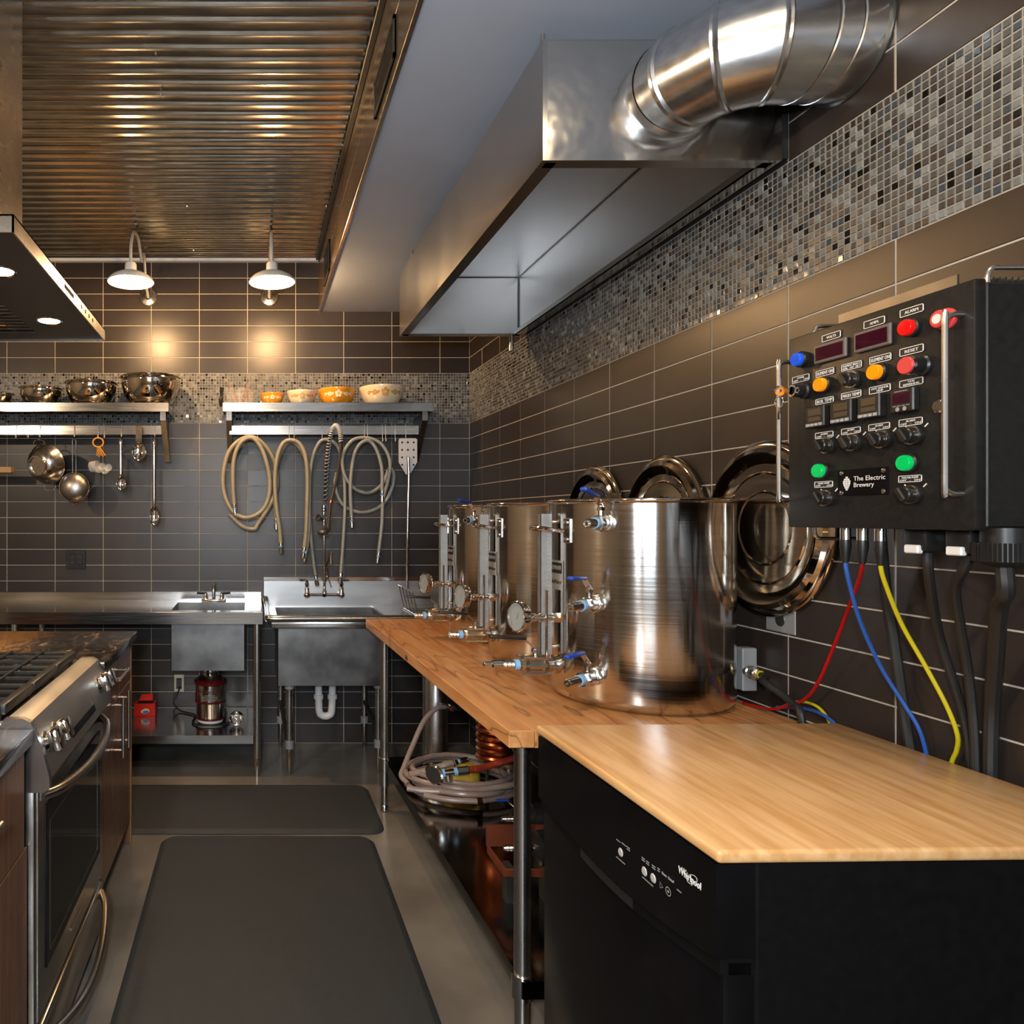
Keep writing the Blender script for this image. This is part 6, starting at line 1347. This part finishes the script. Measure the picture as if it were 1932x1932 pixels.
# two pumps with barbs beside the near leg
def pump(px, py, Y, lb, plinth):
    p = at(px, py, Y); o = thing('wort_pump', lb, 'pump', (p.x + 0.10, Y, SHZ), 0, 'pumps on the undershelf')
    f = frame(p, (-1, 0, 0)) @ Matrix.Diagonal((1.25, 1.25, 1.25, 1))
    MB(f @ T(0, 0, -0.062)).lathe([(0, 0), (0.014, 0), (0.014, 0.03), (0, 0.03)], 12).build('neck', 'chrome_dull', o)
    MB(f).lathe([(0, -0.032), (0.0125, -0.032), (0.0125, -0.022), (0, -0.022)], 14).build('tape_ring', 'tape_blue', o)
    b = [(0, -0.022), (0.0085, -0.022)]; z = -0.022
    while z < 0.008: b += [(0.0095, z + 0.002), (0.0072, z + 0.008)]; z += 0.0085
    MB(f).lathe(b + [(0.006, 0.016), (0, 0.016)], 14).build('hose_barb', 'chrome_dull', o)
    MB(frame((p.x + 0.07, Y, p.z), (1, 0, 0))).lathe([(0, 0), (0.03, 0), (0.05, 0.012), (0.052, 0.04), (0.04, 0.05), (0.038, 0.11), (0, 0.11)], 24).build('pump_body', 'black_plastic', o)
    MB().box((p.x + 0.10, Y - 0.03, SHZ), (p.x + 0.16, Y + 0.03, p.z - 0.03)).build('mount', 'dark_metal', o)
    return o, p
p1_, p = pump(958, 1545, 2.42, 'pump with blue-levered outlet barb behind the near bench leg', False)
p = at(952, 1512, 2.42); MB().box((p.x - 0.03, p.y - 0.006, p.z), (p.x + 0.015, p.y + 0.006, p.z + 0.007), 0.002, 1).build('lever_grip', 'lever_blue', p1_)
MB().tube([(p.x + 0.012, p.y, p.z + 0.002), (p.x + 0.035, p.y, p.z - 0.02), (p.x + 0.036, p.y, p.z - 0.055)], 0.004, 6).build('lever', 'chrome_dull', p1_)
p2_, p = pump(962, 1600, 2.16, 'pump standing in the rust-red wooden box below the bench', True)
q = MB(); x0, y0, z0, z1 = p.x - 0.045, 2.085, SHZ, p.z + 0.035
wb_ = thing('wooden_box', 'open rust-red wooden box on the undershelf round a pump', 'box', (x0 + 0.13, y0 + 0.08, SHZ))
zz = p.z - 0.03
MB().box((x0, y0 + 0.15, zz), (x0 + 0.26, y0 + 0.16, z1)).build('back_board', 'pump_box', wb_)
MB().box((x0, y0, zz - 0.02), (x0 + 0.26, y0 + 0.01, zz)).build('front_board', 'pump_box', wb_)
MB().box((x0, y0 + 0.01, zz - 0.02), (x0 + 0.010, y0 + 0.15, zz)).build('side_board', 'pump_box', wb_)
MB().box((x0 + 0.25, y0 + 0.01, zz - 0.02), (x0 + 0.26, y0 + 0.15, z1)).build('side_board', 'pump_box', wb_)
for sx in (x0 + 0.03, x0 + 0.22): MB().box((sx, y0 + 0.06, SHZ), (sx + 0.02, y0 + 0.1, zz - 0.02)).build('foot', 'dark_metal', wb_)

# drying rack standing on the drainboard behind the kettles
dz_ = SZR - 0.011
o = thing('wire_rack', 'thin wire dish rack on the drainboard behind the farthest kettle', 'rack', (0.98, 4.1, dz_))
q = MB()
for i in range(5): y = 3.88 + i * 0.09; q.tube([(0.90, y, dz_ + 0.003), (0.87, y, dz_ + 0.14)], 0.002, 5); q.tube([(0.90, y, dz_ + 0.003), (1.1, y, dz_ + 0.003)], 0.002, 5)
q.tube([(0.87, 3.86, dz_ + 0.14), (0.87, 4.26, dz_ + 0.14)], 0.0025, 5); q.tube([(0.90, 3.86, dz_ + 0.005), (0.90, 4.26, dz_ + 0.005)], 0.0025, 5); q.tube([(1.1, 3.86, dz_ + 0.005), (1.1, 4.26, dz_ + 0.005)], 0.0025, 5)
q.build('wires', 'chrome_dull', o)

# ------------------------------------------------------------------ lamps over the rest of the room (behind the viewpoint)
def ceiling_lamp(x, y, lb, power):
    zr = 2.42; f = T(x, y, zr); o = thing('pendant_lamp', lb, 'lamp', (x, y, zr), 0, 'pendant lamps behind the viewpoint')
    MB().cyl((x, y, zr + 0.11), (x, y, ZC - 0.008), 0.006, seg=8).build('stem', 'chrome_dull', o)
    R = 0.122
    MB(f).lathe([(R, 0), (R + 0.003, 0.003), (R * 0.96, 0.022), (R * 0.82, 0.046), (R * 0.6, 0.064), (R * 0.26, 0.078), (R * 0.25, 0.11), (0, 0.117), (0, 0.112), (R * 0.2, 0.070), (R * 0.8, 0.044), (R - 0.001, 0.002)], 32).build('shade', 'white_enamel', o, angle=50)
    MB(f).lathe([(0, -0.026), (0.024, -0.010), (0.027, 0.004), (0.014, 0.03)], 16).build('bulb', 'bulb_glow', o)
    l = point_light('lamp_light', (x, y, zr - 0.05), power, SOFTWARM, 0.03); l.parent = o; l.matrix_parent_inverse = WM[o].inverted()
ceiling_lamp(-0.10, 0.75, 'white pendant lamp over the aisle beside the dishwasher', 26)
ceiling_lamp(-2.3, 1.2, 'white pendant lamp beyond the kitchen island', 70)
ceiling_lamp(-0.6, -1.3, 'white pendant lamp near the rear windows', 75)

# recessed downlight in the soffit, above the dishwasher
rl = thing('recessed_lamp', 'round recessed downlight in the soffit above the dishwasher', 'lamp', (0.92, 1.13, ZS))
MB(T(0.92, 1.13, ZS)).lathe([(0.045, 0.0), (0.060, -0.004), (0.062, 0.0)], 28).build('trim_ring', 'white_enamel', rl)
MB(T(0.92, 1.13, ZS - 0.0012)).lathe([(0, 0), (0.046, 0)], 24).build('lens', 'bulb_glow', rl)
l = point_light('recessed_light', (0.92, 1.13, ZS - 0.02), 8, (1.0, 0.68, 0.40), 0.04, 150, (0.92, 1.13, 0)); l.parent = rl; l.matrix_parent_inverse = WM[rl].inverted()
